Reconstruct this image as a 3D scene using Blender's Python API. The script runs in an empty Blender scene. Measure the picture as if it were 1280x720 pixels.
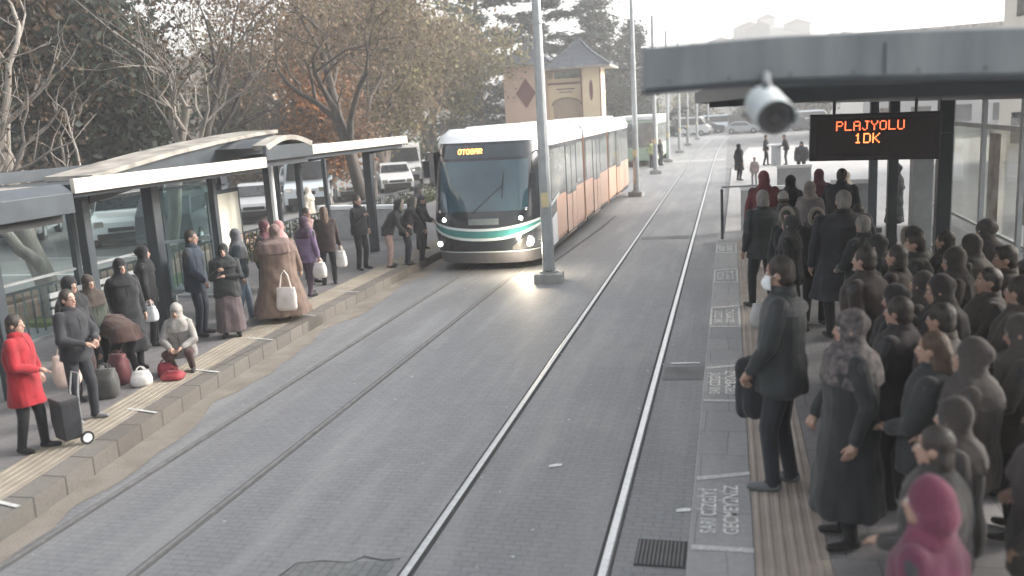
import bpy, math, random
import numpy as np
from mathutils import Vector, Matrix
R=math.radians
scene=bpy.context.scene
col=scene.collection
rnd=random.Random(7)

# ------------------------------------------------------------------ materials
MATS={}
def nt(name):
    m=bpy.data.materials.new(name); m.use_nodes=True
    n=m.node_tree; b=n.nodes['Principled BSDF']
    return m,n,b
def mat(name,rgb,rough=.7,metal=0.,var=.12,scale=6.,bump=0.,bscale=60.,spec=.5,emit=None,estr=0.,rgb2=None,detail=5,stretch=(1,1,1),sheen=0.,coat=0.):
    if name in MATS: return MATS[name]
    m,n,b=nt(name); N=n.nodes; L=n.links
    tc=N.new('ShaderNodeTexCoord'); mp=N.new('ShaderNodeMapping'); mp.inputs['Scale'].default_value=stretch
    L.new(tc.outputs['Object'],mp.inputs['Vector'])
    no=N.new('ShaderNodeTexNoise'); no.inputs['Scale'].default_value=scale; no.inputs['Detail'].default_value=detail
    L.new(mp.outputs[0],no.inputs['Vector'])
    cr=N.new('ShaderNodeValToRGB'); cr.color_ramp.elements[0].position=.3; cr.color_ramp.elements[1].position=.7
    c2=rgb2 or tuple(min(1,c*(1+var)) for c in rgb)
    c1=tuple(c*(1-var) for c in rgb) if rgb2 is None else rgb
    cr.color_ramp.elements[0].color=(*c1,1); cr.color_ramp.elements[1].color=(*c2,1)
    L.new(no.outputs['Fac'],cr.inputs['Fac']); L.new(cr.outputs['Color'],b.inputs['Base Color'])
    b.inputs['Roughness'].default_value=rough; b.inputs['Metallic'].default_value=metal
    b.inputs['Specular IOR Level'].default_value=spec
    if sheen: b.inputs['Sheen Weight'].default_value=sheen
    if coat: b.inputs['Coat Weight'].default_value=coat
    if bump:
        n2=N.new('ShaderNodeTexNoise'); n2.inputs['Scale'].default_value=bscale; n2.inputs['Detail'].default_value=6
        L.new(mp.outputs[0],n2.inputs['Vector'])
        bp=N.new('ShaderNodeBump'); bp.inputs['Strength'].default_value=bump; bp.inputs['Distance'].default_value=.02
        L.new(n2.outputs['Fac'],bp.inputs['Height']); L.new(bp.outputs[0],b.inputs['Normal'])
    if emit:
        b.inputs['Emission Color'].default_value=(*emit,1); b.inputs['Emission Strength'].default_value=estr
    MATS[name]=m; return m
def glass(name,tint,fac=.14,rough=.03,refl=(.9,.95,1)):
    if name in MATS: return MATS[name]
    m,n,b=nt(name); N=n.nodes;L=n.links
    N.remove(b); out=[x for x in N if x.type=='OUTPUT_MATERIAL'][0]
    t=N.new('ShaderNodeBsdfTransparent'); t.inputs[0].default_value=(*tint,1)
    g=N.new('ShaderNodeBsdfGlossy'); g.inputs[0].default_value=(*refl,1); g.inputs['Roughness'].default_value=rough
    lw=N.new('ShaderNodeLayerWeight'); pw=N.new('ShaderNodeMath'); pw.operation='POWER'; pw.inputs[1].default_value=4.; L.new(lw.outputs['Facing'],pw.inputs[0]); fr=N.new('ShaderNodeMath'); fr.operation='MULTIPLY'; fr.inputs[1].default_value=.45; L.new(pw.outputs[0],fr.inputs[0])
    ad=N.new('ShaderNodeMath'); ad.operation='ADD'; ad.inputs[1].default_value=fac; ad.use_clamp=True
    no=N.new('ShaderNodeTexNoise'); no.inputs['Scale'].default_value=2.3
    L.new(fr.outputs[0],ad.inputs[0])
    mx=N.new('ShaderNodeMixShader'); L.new(ad.outputs[0],mx.inputs[0]); L.new(t.outputs[0],mx.inputs[1]); L.new(g.outputs[0],mx.inputs[2])
    df=N.new('ShaderNodeBsdfDiffuse'); df.inputs[0].default_value=(.45,.47,.46,1)
    m2=N.new('ShaderNodeMixShader'); mr=N.new('ShaderNodeMapRange'); mr.inputs['To Min'].default_value=.0; mr.inputs['To Max'].default_value=.05
    L.new(no.outputs['Fac'],mr.inputs[0]); L.new(mr.outputs[0],m2.inputs[0]); L.new(mx.outputs[0],m2.inputs[1]); L.new(df.outputs[0],m2.inputs[2])
    L.new(m2.outputs[0],out.inputs[0]); MATS[name]=m; return m

# ------------------------------------------------------------------ mesh helpers
class MB:
    def __init__(s): s.v=[];s.f=[];s.m=[]
    def add(s,vs,fs,mi=0):
        o=len(s.v); s.v+= [tuple(p) for p in vs]; s.f+=[tuple(i+o for i in f) for f in fs]; s.m+=[mi]*len(fs)
    def box(s,x0,x1,y0,y1,z0,z1,mi=0):
        s.add([(x0,y0,z0),(x1,y0,z0),(x1,y1,z0),(x0,y1,z0),(x0,y0,z1),(x1,y0,z1),(x1,y1,z1),(x0,y1,z1)],
              [(0,3,2,1),(4,5,6,7),(0,1,5,4),(1,2,6,5),(2,3,7,6),(3,0,4,7)],mi)
    def bar(s,a,b,w,h,mi=0,up=(0,0,1)):
        a=Vector(a);b=Vector(b);d=(b-a).normalized();u=Vector(up)
        if abs(d.dot(u))>.95:u=Vector((0,1,0))
        r=d.cross(u).normalized();u=r.cross(d)
        vs=[]
        for p in (a,b):
            for sx,sz in ((-1,-1),(1,-1),(1,1),(-1,1)): vs.append(p+r*sx*w/2+u*sz*h/2)
        s.add(vs,[(3,2,1,0),(4,5,6,7),(0,1,5,4),(1,2,6,5),(2,3,7,6),(3,0,4,7)],mi)
    def tube(s,pts,rad,n=8,mi=0,cap=True):
        pts=[Vector(p) for p in pts]; k=len(pts)
        if not hasattr(rad,'__len__'): rad=[rad]*k
        vs=[];ref=Vector((.31,.17,.93)).normalized();u=None
        for i,p in enumerate(pts):
            d=(pts[min(i+1,k-1)]-pts[max(i-1,0)]).normalized()
            if u is None:
                u=d.cross(ref)
                if u.length<.05:u=d.cross(Vector((1,0,0)))
            else: u=u-d*u.dot(d)
            u.normalize();w=d.cross(u)
            for j in range(n):
                a=2*math.pi*j/n; vs.append(p+(u*math.cos(a)+w*math.sin(a))*rad[i])
        fs=[(i*n+j,i*n+(j+1)%n,(i+1)*n+(j+1)%n,(i+1)*n+j) for i in range(k-1) for j in range(n)]
        if cap: fs+=[tuple(range(n))[::-1],tuple((k-1)*n+j for j in range(n))]
        s.add(vs,fs,mi)
    def rings(s,rings,mi=0,cap=True):
        n=len(rings[0]);k=len(rings);vs=[p for r in rings for p in r]
        fs=[(i*n+j,i*n+(j+1)%n,(i+1)*n+(j+1)%n,(i+1)*n+j) for i in range(k-1) for j in range(n)]
        if cap: fs+=[tuple(range(n))[::-1],tuple((k-1)*n+j for j in range(n))]
        s.add(vs,fs,mi)
    def ell(s,c,r,mi=0,nu=14,nv=9,rot=None):
        c=Vector(c);vs=[c+ (rot@Vector((0,0,-r[2])) if rot else Vector((0,0,-r[2])))]
        for i in range(1,nv):
            t=math.pi*i/nv-math.pi/2
            for j in range(nu):
                a=2*math.pi*j/nu
                p=Vector((r[0]*math.cos(t)*math.cos(a),r[1]*math.cos(t)*math.sin(a),r[2]*math.sin(t)))
                vs.append(c+(rot@p if rot else p))
        p=Vector((0,0,r[2]));vs.append(c+(rot@p if rot else p))
        fs=[(0,1+(j+1)%nu,1+j) for j in range(nu)]
        for i in range(nv-2):
            for j in range(nu):
                a=1+i*nu+j;b=1+i*nu+(j+1)%nu; fs.append((a,b,b+nu,a+nu))
        t=len(vs)-1;o=1+(nv-2)*nu
        fs+=[(t,o+j,o+(j+1)%nu) for j in range(nu)]
        s.add(vs,fs,mi)
    def prism(s,poly,axis,a,b,mi=0):
        # poly in the two other axes, extruded along axis from a to b
        def P(p,t):
            return {'x':(t,p[0],p[1]),'y':(p[0],t,p[1]),'z':(p[0],p[1],t)}[axis]
        n=len(poly); s.add([P(p,a) for p in poly]+[P(p,b) for p in poly],
              [tuple(range(n))[::-1],tuple(range(n,2*n))]+[(i,(i+1)%n,n+(i+1)%n,n+i) for i in range(n)],mi)
    def build(s,name,mats,parent=None,smooth=False,bevel=0.,fix=True,auto=False):
        me=bpy.data.meshes.new(name); me.from_pydata(s.v,[],s.f)
        if not isinstance(mats,(list,tuple)): mats=[mats]
        for m in mats: me.materials.append(m)
        if any(s.m): me.polygons.foreach_set('material_index',s.m)
        if fix:
            import bmesh
            bm=bmesh.new(); bm.from_mesh(me); bmesh.ops.recalc_face_normals(bm,faces=bm.faces); bm.to_mesh(me); bm.free()
        if smooth: me.polygons.foreach_set('use_smooth',[True]*len(me.polygons))
        me.update()
        o=bpy.data.objects.new(name,me); col.objects.link(o)
        if parent is not None: o.parent=parent
        if bevel:
            md=o.modifiers.new('b','BEVEL'); md.width=bevel; md.segments=2; md.limit_method='ANGLE'
            md.harden_normals=False
        return o
def npmesh(name,V,F,mats,mi=None,parent=None,smooth=False):
    me=bpy.data.meshes.new(name); n=len(F);k=F.shape[1]
    me.vertices.add(len(V)); me.vertices.foreach_set('co',np.ascontiguousarray(V,dtype=np.float32).ravel())
    me.loops.add(n*k); me.loops.foreach_set('vertex_index',np.ascontiguousarray(F,dtype=np.int32).ravel())
    me.polygons.add(n); me.polygons.foreach_set('loop_start',np.arange(0,n*k,k,dtype=np.int32))
    for m in mats: me.materials.append(m)
    if mi is not None: me.polygons.foreach_set('material_index',np.asarray(mi,dtype=np.int32))
    if smooth: me.polygons.foreach_set('use_smooth',np.ones(n,dtype=bool))
    me.update(calc_edges=True); me.validate()
    o=bpy.data.objects.new(name,me); col.objects.link(o)
    if parent is not None:o.parent=parent
    return o
def tag(o,label=None,cat=None,group=None,kind=None):
    if label:o['label']=label
    if cat:o['category']=cat
    if group:o['group']=group
    if kind:o['kind']=kind
    return o
def empty(name,loc=(0,0,0),rz=0.):
    o=bpy.data.objects.new(name,None); o.empty_display_size=.2; col.objects.link(o); o.location=loc; o.rotation_euler=(0,0,rz); return o
def copy_tree(o,parent=None):
    c=o.copy(); col.objects.link(c)
    if parent is not None: c.parent=parent
    for ch in list(o.children): copy_tree(ch,c)
    return c

# ------------------------------------------------------------------ camera (height 3.52 m over the right platform edge)
f=1100.; VX,VY=911.3,130.8; S=.056
d=Vector((VX-640,360-VY,-f)).normalized(); h=Vector((1,S,0)); up=h.cross(d).normalized()
if up.y<0: up=-up
X=d.cross(up)
Mc=Matrix((X,d,up)).to_4x4(); Mc.translation=(0,0,3.52)
cd=bpy.data.cameras.new('camera'); cam=bpy.data.objects.new('camera',cd); col.objects.link(cam); cam.matrix_world=Mc
cd.sensor_width=36; cd.lens=36*f/1280; cd.clip_end=3000; cd.clip_start=.05
cd.dof.use_dof=True; cd.dof.focus_distance=15; cd.dof.aperture_fstop=1.0
scene.camera=cam

# ------------------------------------------------------------------ world, sun
w=bpy.data.worlds.new('World'); scene.world=w; w.use_nodes=True
N=w.node_tree.nodes;L=w.node_tree.links; bg=N['Background']
sky=N.new('ShaderNodeTexSky'); sky.sky_type='NISHITA'; sky.sun_disc=False
SUN_EL,SUN_AZ=R(24),R(62)     # azimuth clockwise from +Y
sky.sun_elevation=SUN_EL; sky.sun_rotation=SUN_AZ; sky.air_density=1.3; sky.dust_density=6.; sky.ozone_density=1.
hs=N.new('ShaderNodeHueSaturation'); hs.inputs['Saturation'].default_value=.28
L.new(sky.outputs[0],hs.inputs['Color']); L.new(hs.outputs[0],bg.inputs['Color']); bg.inputs['Strength'].default_value=.14
sl=bpy.data.lights.new('sun','SUN'); sl.energy=1.5; sl.angle=R(14); sl.color=(1,.93,.84)
so=bpy.data.objects.new('sun',sl); col.objects.link(so)
sd=Vector((math.sin(SUN_AZ)*math.cos(SUN_EL),math.cos(SUN_AZ)*math.cos(SUN_EL),math.sin(SUN_EL)))
so.rotation_euler=sd.to_track_quat('Z','Y').to_euler(); so.location=(30,20,40)
scene.view_settings.view_transform='Standard'; scene.view_settings.look='None'; scene.view_settings.gamma=1
scene.view_settings.exposure=1.8
scene.cycles.max_bounces=8; scene.cycles.transparent_max_bounces=16; scene.cycles.volume_bounces=1
scene.cycles.use_denoising=True; scene.cycles.sample_clamp_indirect=6
HAZE=.0021
# ------------------------------------------------------------------ setting materials
def paver_mat(name,c1,c2,mort,bw=.2,bh=.1,ms=.012,stain=(.32,.32,.31),rot=0.,bump=.25,off=.5,tonesc=.25):
    m,n,b=nt(name);N=n.nodes;L=n.links
    tc=N.new('ShaderNodeTexCoord');mp=N.new('ShaderNodeMapping');mp.inputs['Rotation'].default_value=(0,0,rot);L.new(tc.outputs['Object'],mp.inputs[0])
    # slight waviness so that the courses are not perfectly straight
    wn=N.new('ShaderNodeTexNoise');wn.inputs['Scale'].default_value=.8;L.new(mp.outputs[0],wn.inputs[0])
    va=N.new('ShaderNodeVectorMath');va.operation='MULTIPLY_ADD';va.inputs[1].default_value=(.06,.06,0)
    L.new(wn.outputs['Color'],va.inputs[0]);L.new(mp.outputs[0],va.inputs[2])
    br=N.new('ShaderNodeTexBrick');br.inputs['Scale'].default_value=1;br.inputs['Brick Width'].default_value=bw;br.inputs['Row Height'].default_value=bh
    br.inputs['Mortar Size'].default_value=ms;br.inputs['Mortar Smooth'].default_value=.5;br.offset=off
    br.inputs['Color1'].default_value=(*c1,1);br.inputs['Color2'].default_value=(*c2,1);br.inputs['Mortar'].default_value=(*mort,1)
    L.new(va.outputs[0],br.inputs['Vector'])
    m2=N.new('ShaderNodeMapping');m2.inputs['Scale'].default_value=(1.3,.16,1);L.new(tc.outputs['Object'],m2.inputs[0])
    n1=N.new('ShaderNodeTexNoise');n1.inputs['Scale'].default_value=1.6;n1.inputs['Detail'].default_value=7;n1.inputs['Roughness'].default_value=.6;L.new(m2.outputs[0],n1.inputs[0])
    cr=N.new('ShaderNodeValToRGB');cr.color_ramp.elements[0].position=.46;cr.color_ramp.elements[0].color=(0,0,0,1);cr.color_ramp.elements[1].position=.72;cr.color_ramp.elements[1].color=(.6,.6,.6,1)
    L.new(n1.outputs[0],cr.inputs[0])
    mx=N.new('ShaderNodeMix');mx.data_type='RGBA';L.new(cr.outputs[0],mx.inputs[0]);L.new(br.outputs[0],mx.inputs[6]);mx.inputs[7].default_value=(*stain,1)
    n3=N.new('ShaderNodeTexNoise');n3.inputs['Scale'].default_value=tonesc;n3.inputs['Detail'].default_value=8;L.new(tc.outputs['Object'],n3.inputs[0])
    mr=N.new('ShaderNodeMapRange');mr.inputs['To Min'].default_value=.72;mr.inputs['To Max'].default_value=1.25;L.new(n3.outputs[0],mr.inputs[0])
    n4=N.new('ShaderNodeTexNoise');n4.inputs['Scale'].default_value=22;n4.inputs['Detail'].default_value=4;L.new(tc.outputs['Object'],n4.inputs[0])
    mr2=N.new('ShaderNodeMapRange');mr2.inputs['To Min'].default_value=.8;mr2.inputs['To Max'].default_value=1.2;L.new(n4.outputs[0],mr2.inputs[0])
    mm=N.new('ShaderNodeMath');mm.operation='MULTIPLY';L.new(mr.outputs[0],mm.inputs[0]);L.new(mr2.outputs[0],mm.inputs[1])
    v2=N.new('ShaderNodeVectorMath');v2.operation='SCALE';L.new(mx.outputs[2],v2.inputs[0]);L.new(mm.outputs[0],v2.inputs['Scale'])
    L.new(v2.outputs[0],b.inputs['Base Color']);b.inputs['Roughness'].default_value=.62;b.inputs['Specular IOR Level'].default_value=.45
    ma=N.new('ShaderNodeMath');ma.operation='MULTIPLY_ADD';ma.inputs[1].default_value=-1;L.new(br.outputs['Fac'],ma.inputs[0]);L.new(n4.outputs[0],ma.inputs[2])
    bp=N.new('ShaderNodeBump');bp.inputs['Strength'].default_value=bump;bp.inputs['Distance'].default_value=.008;L.new(ma.outputs[0],bp.inputs['Height']);L.new(bp.outputs[0],b.inputs['Normal'])
    return m
M_track=paver_mat('track_pavers',(.208,.211,.219),(.236,.239,.246),(.172,.175,.18),bw=.16,bh=.08,ms=.009,stain=(.34,.34,.335),bump=.22)
M_plat=paver_mat('platform_slabs',(.17,.165,.17),(.21,.2,.205),(.12,.115,.12),bw=.4,bh=.4,ms=.008,stain=(.26,.25,.25))
M_stone=paver_mat('kerb_stone',(.165,.155,.142),(.215,.20,.182),(.085,.08,.073),bw=.5,bh=.9,ms=.018,stain=(.17,.14,.115),rot=R(90),bump=.4,off=0)
M_tact=mat('tactile_tan',(.25,.222,.18),rough=.8,rgb2=(.35,.31,.25),scale=3,bump=.3)
M_tactR=mat('tactile_pinkish',(.30,.25,.215),rough=.75,rgb2=(.38,.325,.285),scale=3,bump=.3)
M_conc=mat('concrete',(.26,.26,.25),rough=.85,rgb2=(.38,.375,.36),scale=4,bump=.4)
M_slabR=paver_mat('edge_slabs',(.27,.27,.275),(.31,.305,.31),(.17,.17,.17),bw=.45,bh=.6,ms=.007,stain=(.38,.37,.36))
M_asph=mat('asphalt',(.06,.06,.063),rough=.85,rgb2=(.10,.10,.10),scale=1.2,bump=.4,bscale=120)
M_lot=mat('lot_asphalt',(.13,.13,.135),rough=.8,rgb2=(.21,.21,.21),scale=.5,bump=.3)
M_plaza=paver_mat('plaza',(.33,.325,.32),(.39,.385,.38),(.26,.255,.25),bw=.5,bh=.5,ms=.01,stain=(.42,.41,.41))
M_grass=mat('grass',(.07,.10,.03),rough=.9,rgb2=(.16,.19,.07),scale=5,bump=1,bscale=50)
M_soil=mat('soil',(.10,.062,.04),rough=.95,rgb2=(.20,.125,.08),scale=3,bump=.8)
M_paint=mat('white_paint',(.62,.62,.6),rough=.6,rgb2=(.80,.80,.78),scale=9)
M_paintw=mat('worn_paint',(.42,.42,.41),rough=.7,rgb2=(.68,.68,.66),scale=25)
M_rail=mat('polished_rail',(.50,.51,.52),rough=.36,metal=1,var=.1,scale=20)
M_raild=mat('dull_rail',(.17,.168,.162),rough=.6,metal=.15,rgb2=(.25,.245,.24),scale=9)
M_groove=mat('rail_groove',(.05,.05,.05),rough=.9)
M_dark=mat('dark_steel',(.045,.055,.065),rough=.42,var=.2,scale=3)
M_darkr=mat('dark_recess',(.02,.022,.024),rough=.7)
M_gal=mat('galvanised',(.30,.32,.33),rough=.5,metal=.35,rgb2=(.40,.42,.43),scale=5)
M_cream=mat('cream_panel',(.56,.51,.45),rough=.45,var=.06,scale=2)
M_white=mat('white_coat',(.78,.79,.80),rough=.4,var=.05,scale=2)
M_roofg=mat('roof_membrane',(.13,.12,.11),rough=.75,rgb2=(.40,.37,.33),scale=2.2,detail=8)

def sheet(name,poly,z,m,thick=None,label=None,kind='structure',bottom=None):
    mb=MB()
    if thick is None: mb.add([(x,y,z) for x,y in poly],[tuple(range(len(poly)))])
    else: mb.prism(poly,'z',z-thick,z)
    o=mb.build(name,m,fix=(thick is not None)); tag(o,kind=kind,label=label); return o
sheet('ground',[(-900,-60),(900,-60),(900,1500),(-900,1500)],-.02,M_lot)
sheet('tram_trackbed',[(-7.6,-4),(-.2,-4),(-.2,170),(-7.6,170)],-.004,M_track)

# gentle bend of both tracks far away
def bend(y): return 0. if y<55 else .0011*(y-55)**2*.35
def railstrip(xc,w,z,y0,y1,m,name):
    mb=MB();ys=list(np.arange(y0,min(y1,60),6.))+list(np.arange(60,y1+1,5.))
    rr=[]
    for y in ys:
        b=bend(y); rr.append([(xc+b-w/2,y,-.03),(xc+b+w/2,y,-.03),(xc+b+w/2,y,z-.002),(xc+b+w*.35,y,z),(xc+b-w*.35,y,z),(xc+b-w/2,y,z-.002)])
    mb.rings(rr); return mb
for (x,m,side,wd) in ((-6.05,M_raild,1,.045),(-4.78,M_raild,-1,.045),(-2.53,M_rail,1,.062),(-.98,M_rail,-1,.066)):
    mb=railstrip(x,wd,.014,-4,165,m,'tram_rail'); o=mb.build('tram_rail',m); tag(o,kind='structure')
    mg=M_groove if wd>.056 else mat('faint_groove',(.11,.11,.11),rough=.9)
    g=railstrip(x+side*(.05 if wd>.056 else .042),.034 if wd>.056 else .026,.0035,-4,165,mg,'g').build('rail_groove',mg,parent=o)
    g2=railstrip(x-side*(wd/2+.02),.012,.003,-4,165,mg,'g').build('rail_joint',mg,parent=o)
# left kerb curve
KY=[(-4,-6.34),(2,-6.34),(5,-6.36),(6.5,-6.46),(8,-6.70),(10,-6.95),(12,-7.13),(15,-7.28),(19,-7.32),(42,-7.32)]
def kx(y):
    for (a,xa),(b,xb) in zip(KY,KY[1:]):
        if y<=b: return xa+(xb-xa)*(y-a)/(b-a)
    return KY[-1][1]
ys=[-4,2,4,5,6,7,8,9,10,11,12,13.5,15,17,19,24,30,42]
def strip(name,fx0,fx1,z,m,z0=None,kind='structure',yy=ys):
    mb=MB();rr=[]
    for y in yy:
        a,b=fx0(y),fx1(y)
        rr.append([(a,y,z0 if z0 is not None else z-.02),(b,y,z0 if z0 is not None else z-.02),(b,y,z),(a,y,z)])
    mb.rings(rr); o=mb.build(name,m); tag(o,kind=kind); return o
strip('left_platform',lambda y:-12.2,lambda y:kx(y)-.28,.198,M_plat,z0=-.05)
strip('platform_kerb',lambda y:kx(y)-.28,kx,.20,M_stone,z0=-.05)
strip('tactile_strip',lambda y:kx(y)-.80,lambda y:kx(y)-.30,.204,M_tact,z0=.19)
mb=MB()
for k in range(5):
    for a,b in zip(ys,ys[1:]):
        xa,xb=kx(a)-.775+k*.095,kx(b)-.775+k*.095
        mb.add([(xa,a,.205),(xa+.035,a,.205),(xb+.035,b,.205),(xb,b,.205),(xa+.006,a,.211),(xa+.029,a,.211),(xb+.029,b,.211),(xb+.006,b,.211)],[(4,5,6,7),(0,4,7,3),(1,2,6,5)])
tag(mb.build('tactile_ribs',M_tact,fix=False),kind='structure')
for y in (6.3,8.9,10.6,12.4,14.1,16.2):
    mb=MB();a,b=kx(y)-.27,kx(y)-.01; mb.add([(a-.25,y+.12,.287),(a-.25,y+.17,.287),(b+.0,y+.05,.287),(b,y-.0,.287)],[(0,3,2,1)])
    mb.v=[(x,yy,.2125 if False else .2125) for x,yy,z in mb.v]; o=mb.build('platform_mark',M_paintw,fix=False); tag(o,kind='structure')
# dark litter, cracks and repair lines in the track paving
def crack(pts,wd,m=M_groove):
    mb=MB();pts=[Vector((x,y,0)) for x,y in pts]
    vs=[];k=len(pts)
    for i,p in enumerate(pts):
        dd=(pts[min(i+1,k-1)]-pts[max(i-1,0)]).normalized();nn=Vector((-dd.y,dd.x,0))*wd/2*(.6+.8*rnd.random())
        vs+=[(p.x+nn.x,p.y+nn.y,.0015),(p.x-nn.x,p.y-nn.y,.0015)]
    mb.add(vs,[(2*i,2*i+1,2*i+3,2*i+2) for i in range(k-1)]); o=mb.build('paving_crack',m,fix=False);tag(o,kind='structure')
crack([(-3.55,5.78),(-3.5,6.05),(-3.3,6.12),(-3.05,6.13),(-2.98,6.24),(-2.8,6.2),(-2.66,6.25)],.018)
crack([(-7.0,11.6),(-6.9,11.75),(-6.78,11.72)],.05)
crack([(-4.2,19.0),(-4.15,21),(-4.0,24),(-3.85,27),(-3.8,30)],.09,mat('dirt_line',(.09,.085,.08),rough=.9,rgb2=(.14,.13,.12)))
mb=MB()
for k in range(70):
    x=rnd.uniform(-6.9,-.5);y=5.2+rnd.random()**1.6*26;s=rnd.uniform(.008,.028);a=rnd.uniform(0,6.28)
    c,sn=math.cos(a)*s,math.sin(a)*s; mb.add([(x+c,y+sn,.004),(x-sn*.6,y+c*.6,.006),(x-c,y-sn,.004),(x+sn*.6,y-c*.6,.007)],[(0,1,2,3)])
tag(mb.build('litter',M_paintw,fix=False),label='small pale scraps of litter scattered on the track paving',kind='stuff')
for (x,y,L_,a) in ((-.62,12.1,.4,.1),(-.42,7.42,.13,.2),(-1.75,8.3,.13,.3)):
    mb=MB();c,s=math.cos(a),math.sin(a)
    mb.add([(x-c*L_/2,y-s*L_/2-.03,.004),(x+c*L_/2,y+s*L_/2-.02,.004),(x+c*L_/2,y+s*L_/2+.04,.004),(x,y+.05,.004),(x-c*L_/2,y-s*L_/2+.03,.004)],[(0,1,2,3,4)])
    tag(mb.build('paint_mark',M_paint,fix=False),kind='structure')

# right platform
ZR=.40
def box_o(name,x0,x1,y0,y1,z0,z1,m,kind='structure',parent=None,bevel=0.):
    mb=MB();mb.box(x0,x1,y0,y1,z0,z1);o=mb.build(name,m,parent=parent,bevel=bevel)
    if kind:tag(o,kind=kind)
    return o
box_o('right_platform',.66,5.2,-4,23,-.05,ZR-.004,M_plat)
box_o('platform_edge',-.31,.15,-4,21.2,-.05,ZR,M_slabR,bevel=.008)
box_o('tactile_strip',.152,.655,-4,21.2,-.05,ZR-.001,M_tactR)
mb=MB()
for k in range(6):
    x=.175+k*.078; mb.add([(x,-4,ZR),(x+.036,-4,ZR),(x+.036,21.2,ZR),(x,21.2,ZR),(x+.007,-4,ZR+.007),(x+.029,-4,ZR+.007),(x+.029,21.2,ZR+.007),(x+.007,21.2,ZR+.007)],[(4,5,6,7),(0,4,7,3),(1,2,6,5)])
tag(mb.build('tactile_ribs',M_tactR,fix=False),kind='structure')
def mark(pts,z=ZR+.004,m=M_paintw,name='platform_mark'):
    mb=MB();mb.add([(x,y,z) for x,y in pts],[tuple(range(len(pts)))]);o=mb.build(name,m,fix=False)
    if o.data.polygons[0].normal.z<0: o.data.flip_normals()
    tag(o,kind='structure')
def wtext(body,x,y,size,rz,m,z=ZR+.005,name='stencil_text',sx=1.):
    cu=bpy.data.curves.new(name,'FONT');cu.body=body;cu.size=size;cu.offset=.003;cu.extrude=.0;cu.space_character=1.05
    ob=bpy.data.objects.new('tmp',cu);col.objects.link(ob);bpy.context.view_layer.update()
    me=bpy.data.meshes.new_from_object(ob.evaluated_get(bpy.context.evaluated_depsgraph_get()));bpy.data.objects.remove(ob);bpy.data.curves.remove(cu)
    o=bpy.data.objects.new(name,me);me.materials.clear();me.materials.append(m);col.objects.link(o);o.location=(x,y,z);o.rotation_euler=(0,0,rz)
    o.scale=(sx,1,1);return o
yb=5.95; per=3.32
for k in range(5):
    y0=yb+k*per*(1 if k<3 else 1)
    if y0>20: break
    mark([(-.29,y0),(.15,y0),(.15,y0+.07),(-.29,y0+.07)])
    mark([(-.29,y0+1.22),(.15,y0+1.38),(.15,y0+1.45),(-.29,y0+1.30)])
    for j,(t,sx) in enumerate((('SARI ÇİZGİYİ',.9),('GEÇMEYİNİZ',1.02))):
        o=wtext(t,-.125+j*.17,y0+.26,.16,R(90),M_paint,sx=sx*.85); tag(o,kind='structure')
for y in (12.7,16.0,19.3):
    mark([(-.30,y),(-.27,y),(-.27,y+1.2),(-.30,y+1.2)]);mark([(.11,y),(.14,y),(.14,y+1.2),(.11,y+1.2)])
# plaza beyond the right platform, crossing, side roads
sheet('plaza',[(-.18,21.3),(40,21.3),(40,75),(1.5,75),(.1,50)],.02,M_plaza)
sheet('pedestrian_crossing',[(-7.2,58.6),(-.25,59.2),(-.25,61),(-7.2,60.6)],.003,M_plaza)
sheet('side_road',[(3,75),(60,75),(60,150),(8,150)],.01,M_lot)
box_o('platform_ramp',-.31,5.2,21.2,23.6,-.05,.2,M_slabR)
# left side: pavement, grass, parking
sheet('left_pavement',[(-15.5,-4),(-12.2,-4),(-12.2,60),(-15.5,60)],.0,M_plat)
tag(sheet('grass_strip',[(-13.6,14),(-11.6,14),(-11.6,40),(-13.6,40)],.09,M_grass,thick=.1),kind='structure')
sheet('parking_lot',[(-60,-4),(-15.5,-4),(-15.5,60),(-60,70)],.005,M_lot)
sheet('far_road',[(-60,70),(-8.2,60),(-8.2,160),(-60,160)],.005,M_lot)
for k in range(12): 
    mark([(-21.6,14+k*2.9),(-16.6,14+k*2.9),(-16.6,14.12+k*2.9),(-21.6,14.12+k*2.9)],z=.012,name='bay_line')

# drain grate beside the right platform, repair patches and oil stains
dg_=empty('drain_grate',(-.56,6.62,0));tag(dg_,'small rectangular iron drain grate in the paving beside the right platform','drain')
mb=MB();mb.box(-.20,.20,-.22,.22,-.02,.002);mb.build('frame',M_groove,dg_)
mb=MB()
for k in range(12): mb.box(-.19+k*.032,-.19+k*.032+.016,-.2,.2,.0025,.007)
mb.build('grille_bars',mat('cast_iron',(.12,.12,.125),rough=.5,metal=.4),dg_)
def patch(pts,m,z=.0012,name='repair_patch'):
    mb=MB();mb.add([(x,y,z) for x,y in pts],[tuple(range(len(pts)))]);o=mb.build(name,m,fix=False)
    if o.data.polygons[0].normal.z<0:o.data.flip_normals()
    tag(o,kind='structure')
M_patch=paver_mat('patch_pavers',(.155,.165,.165),(.19,.198,.195),(.11,.115,.115),bw=.16,bh=.08,ms=.01,stain=(.24,.24,.23),rot=R(90))
M_patch2=mat('tar_patch',(.13,.135,.135),rough=.75,rgb2=(.20,.205,.20),scale=2.5,bump=.4,bscale=80,detail=8)
patch([(-3.56,5.0),(-2.7,5.0),(-2.68,6.2),(-3.5,6.08)],M_patch)
patch([(-.88,11.3),(-.36,11.35),(-.36,11.95),(-.89,11.9)],M_patch2);patch([(-2.4,24.2),(-1.1,24.3),(-1.1,24.9),(-2.4,24.8)],M_patch2)

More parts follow.
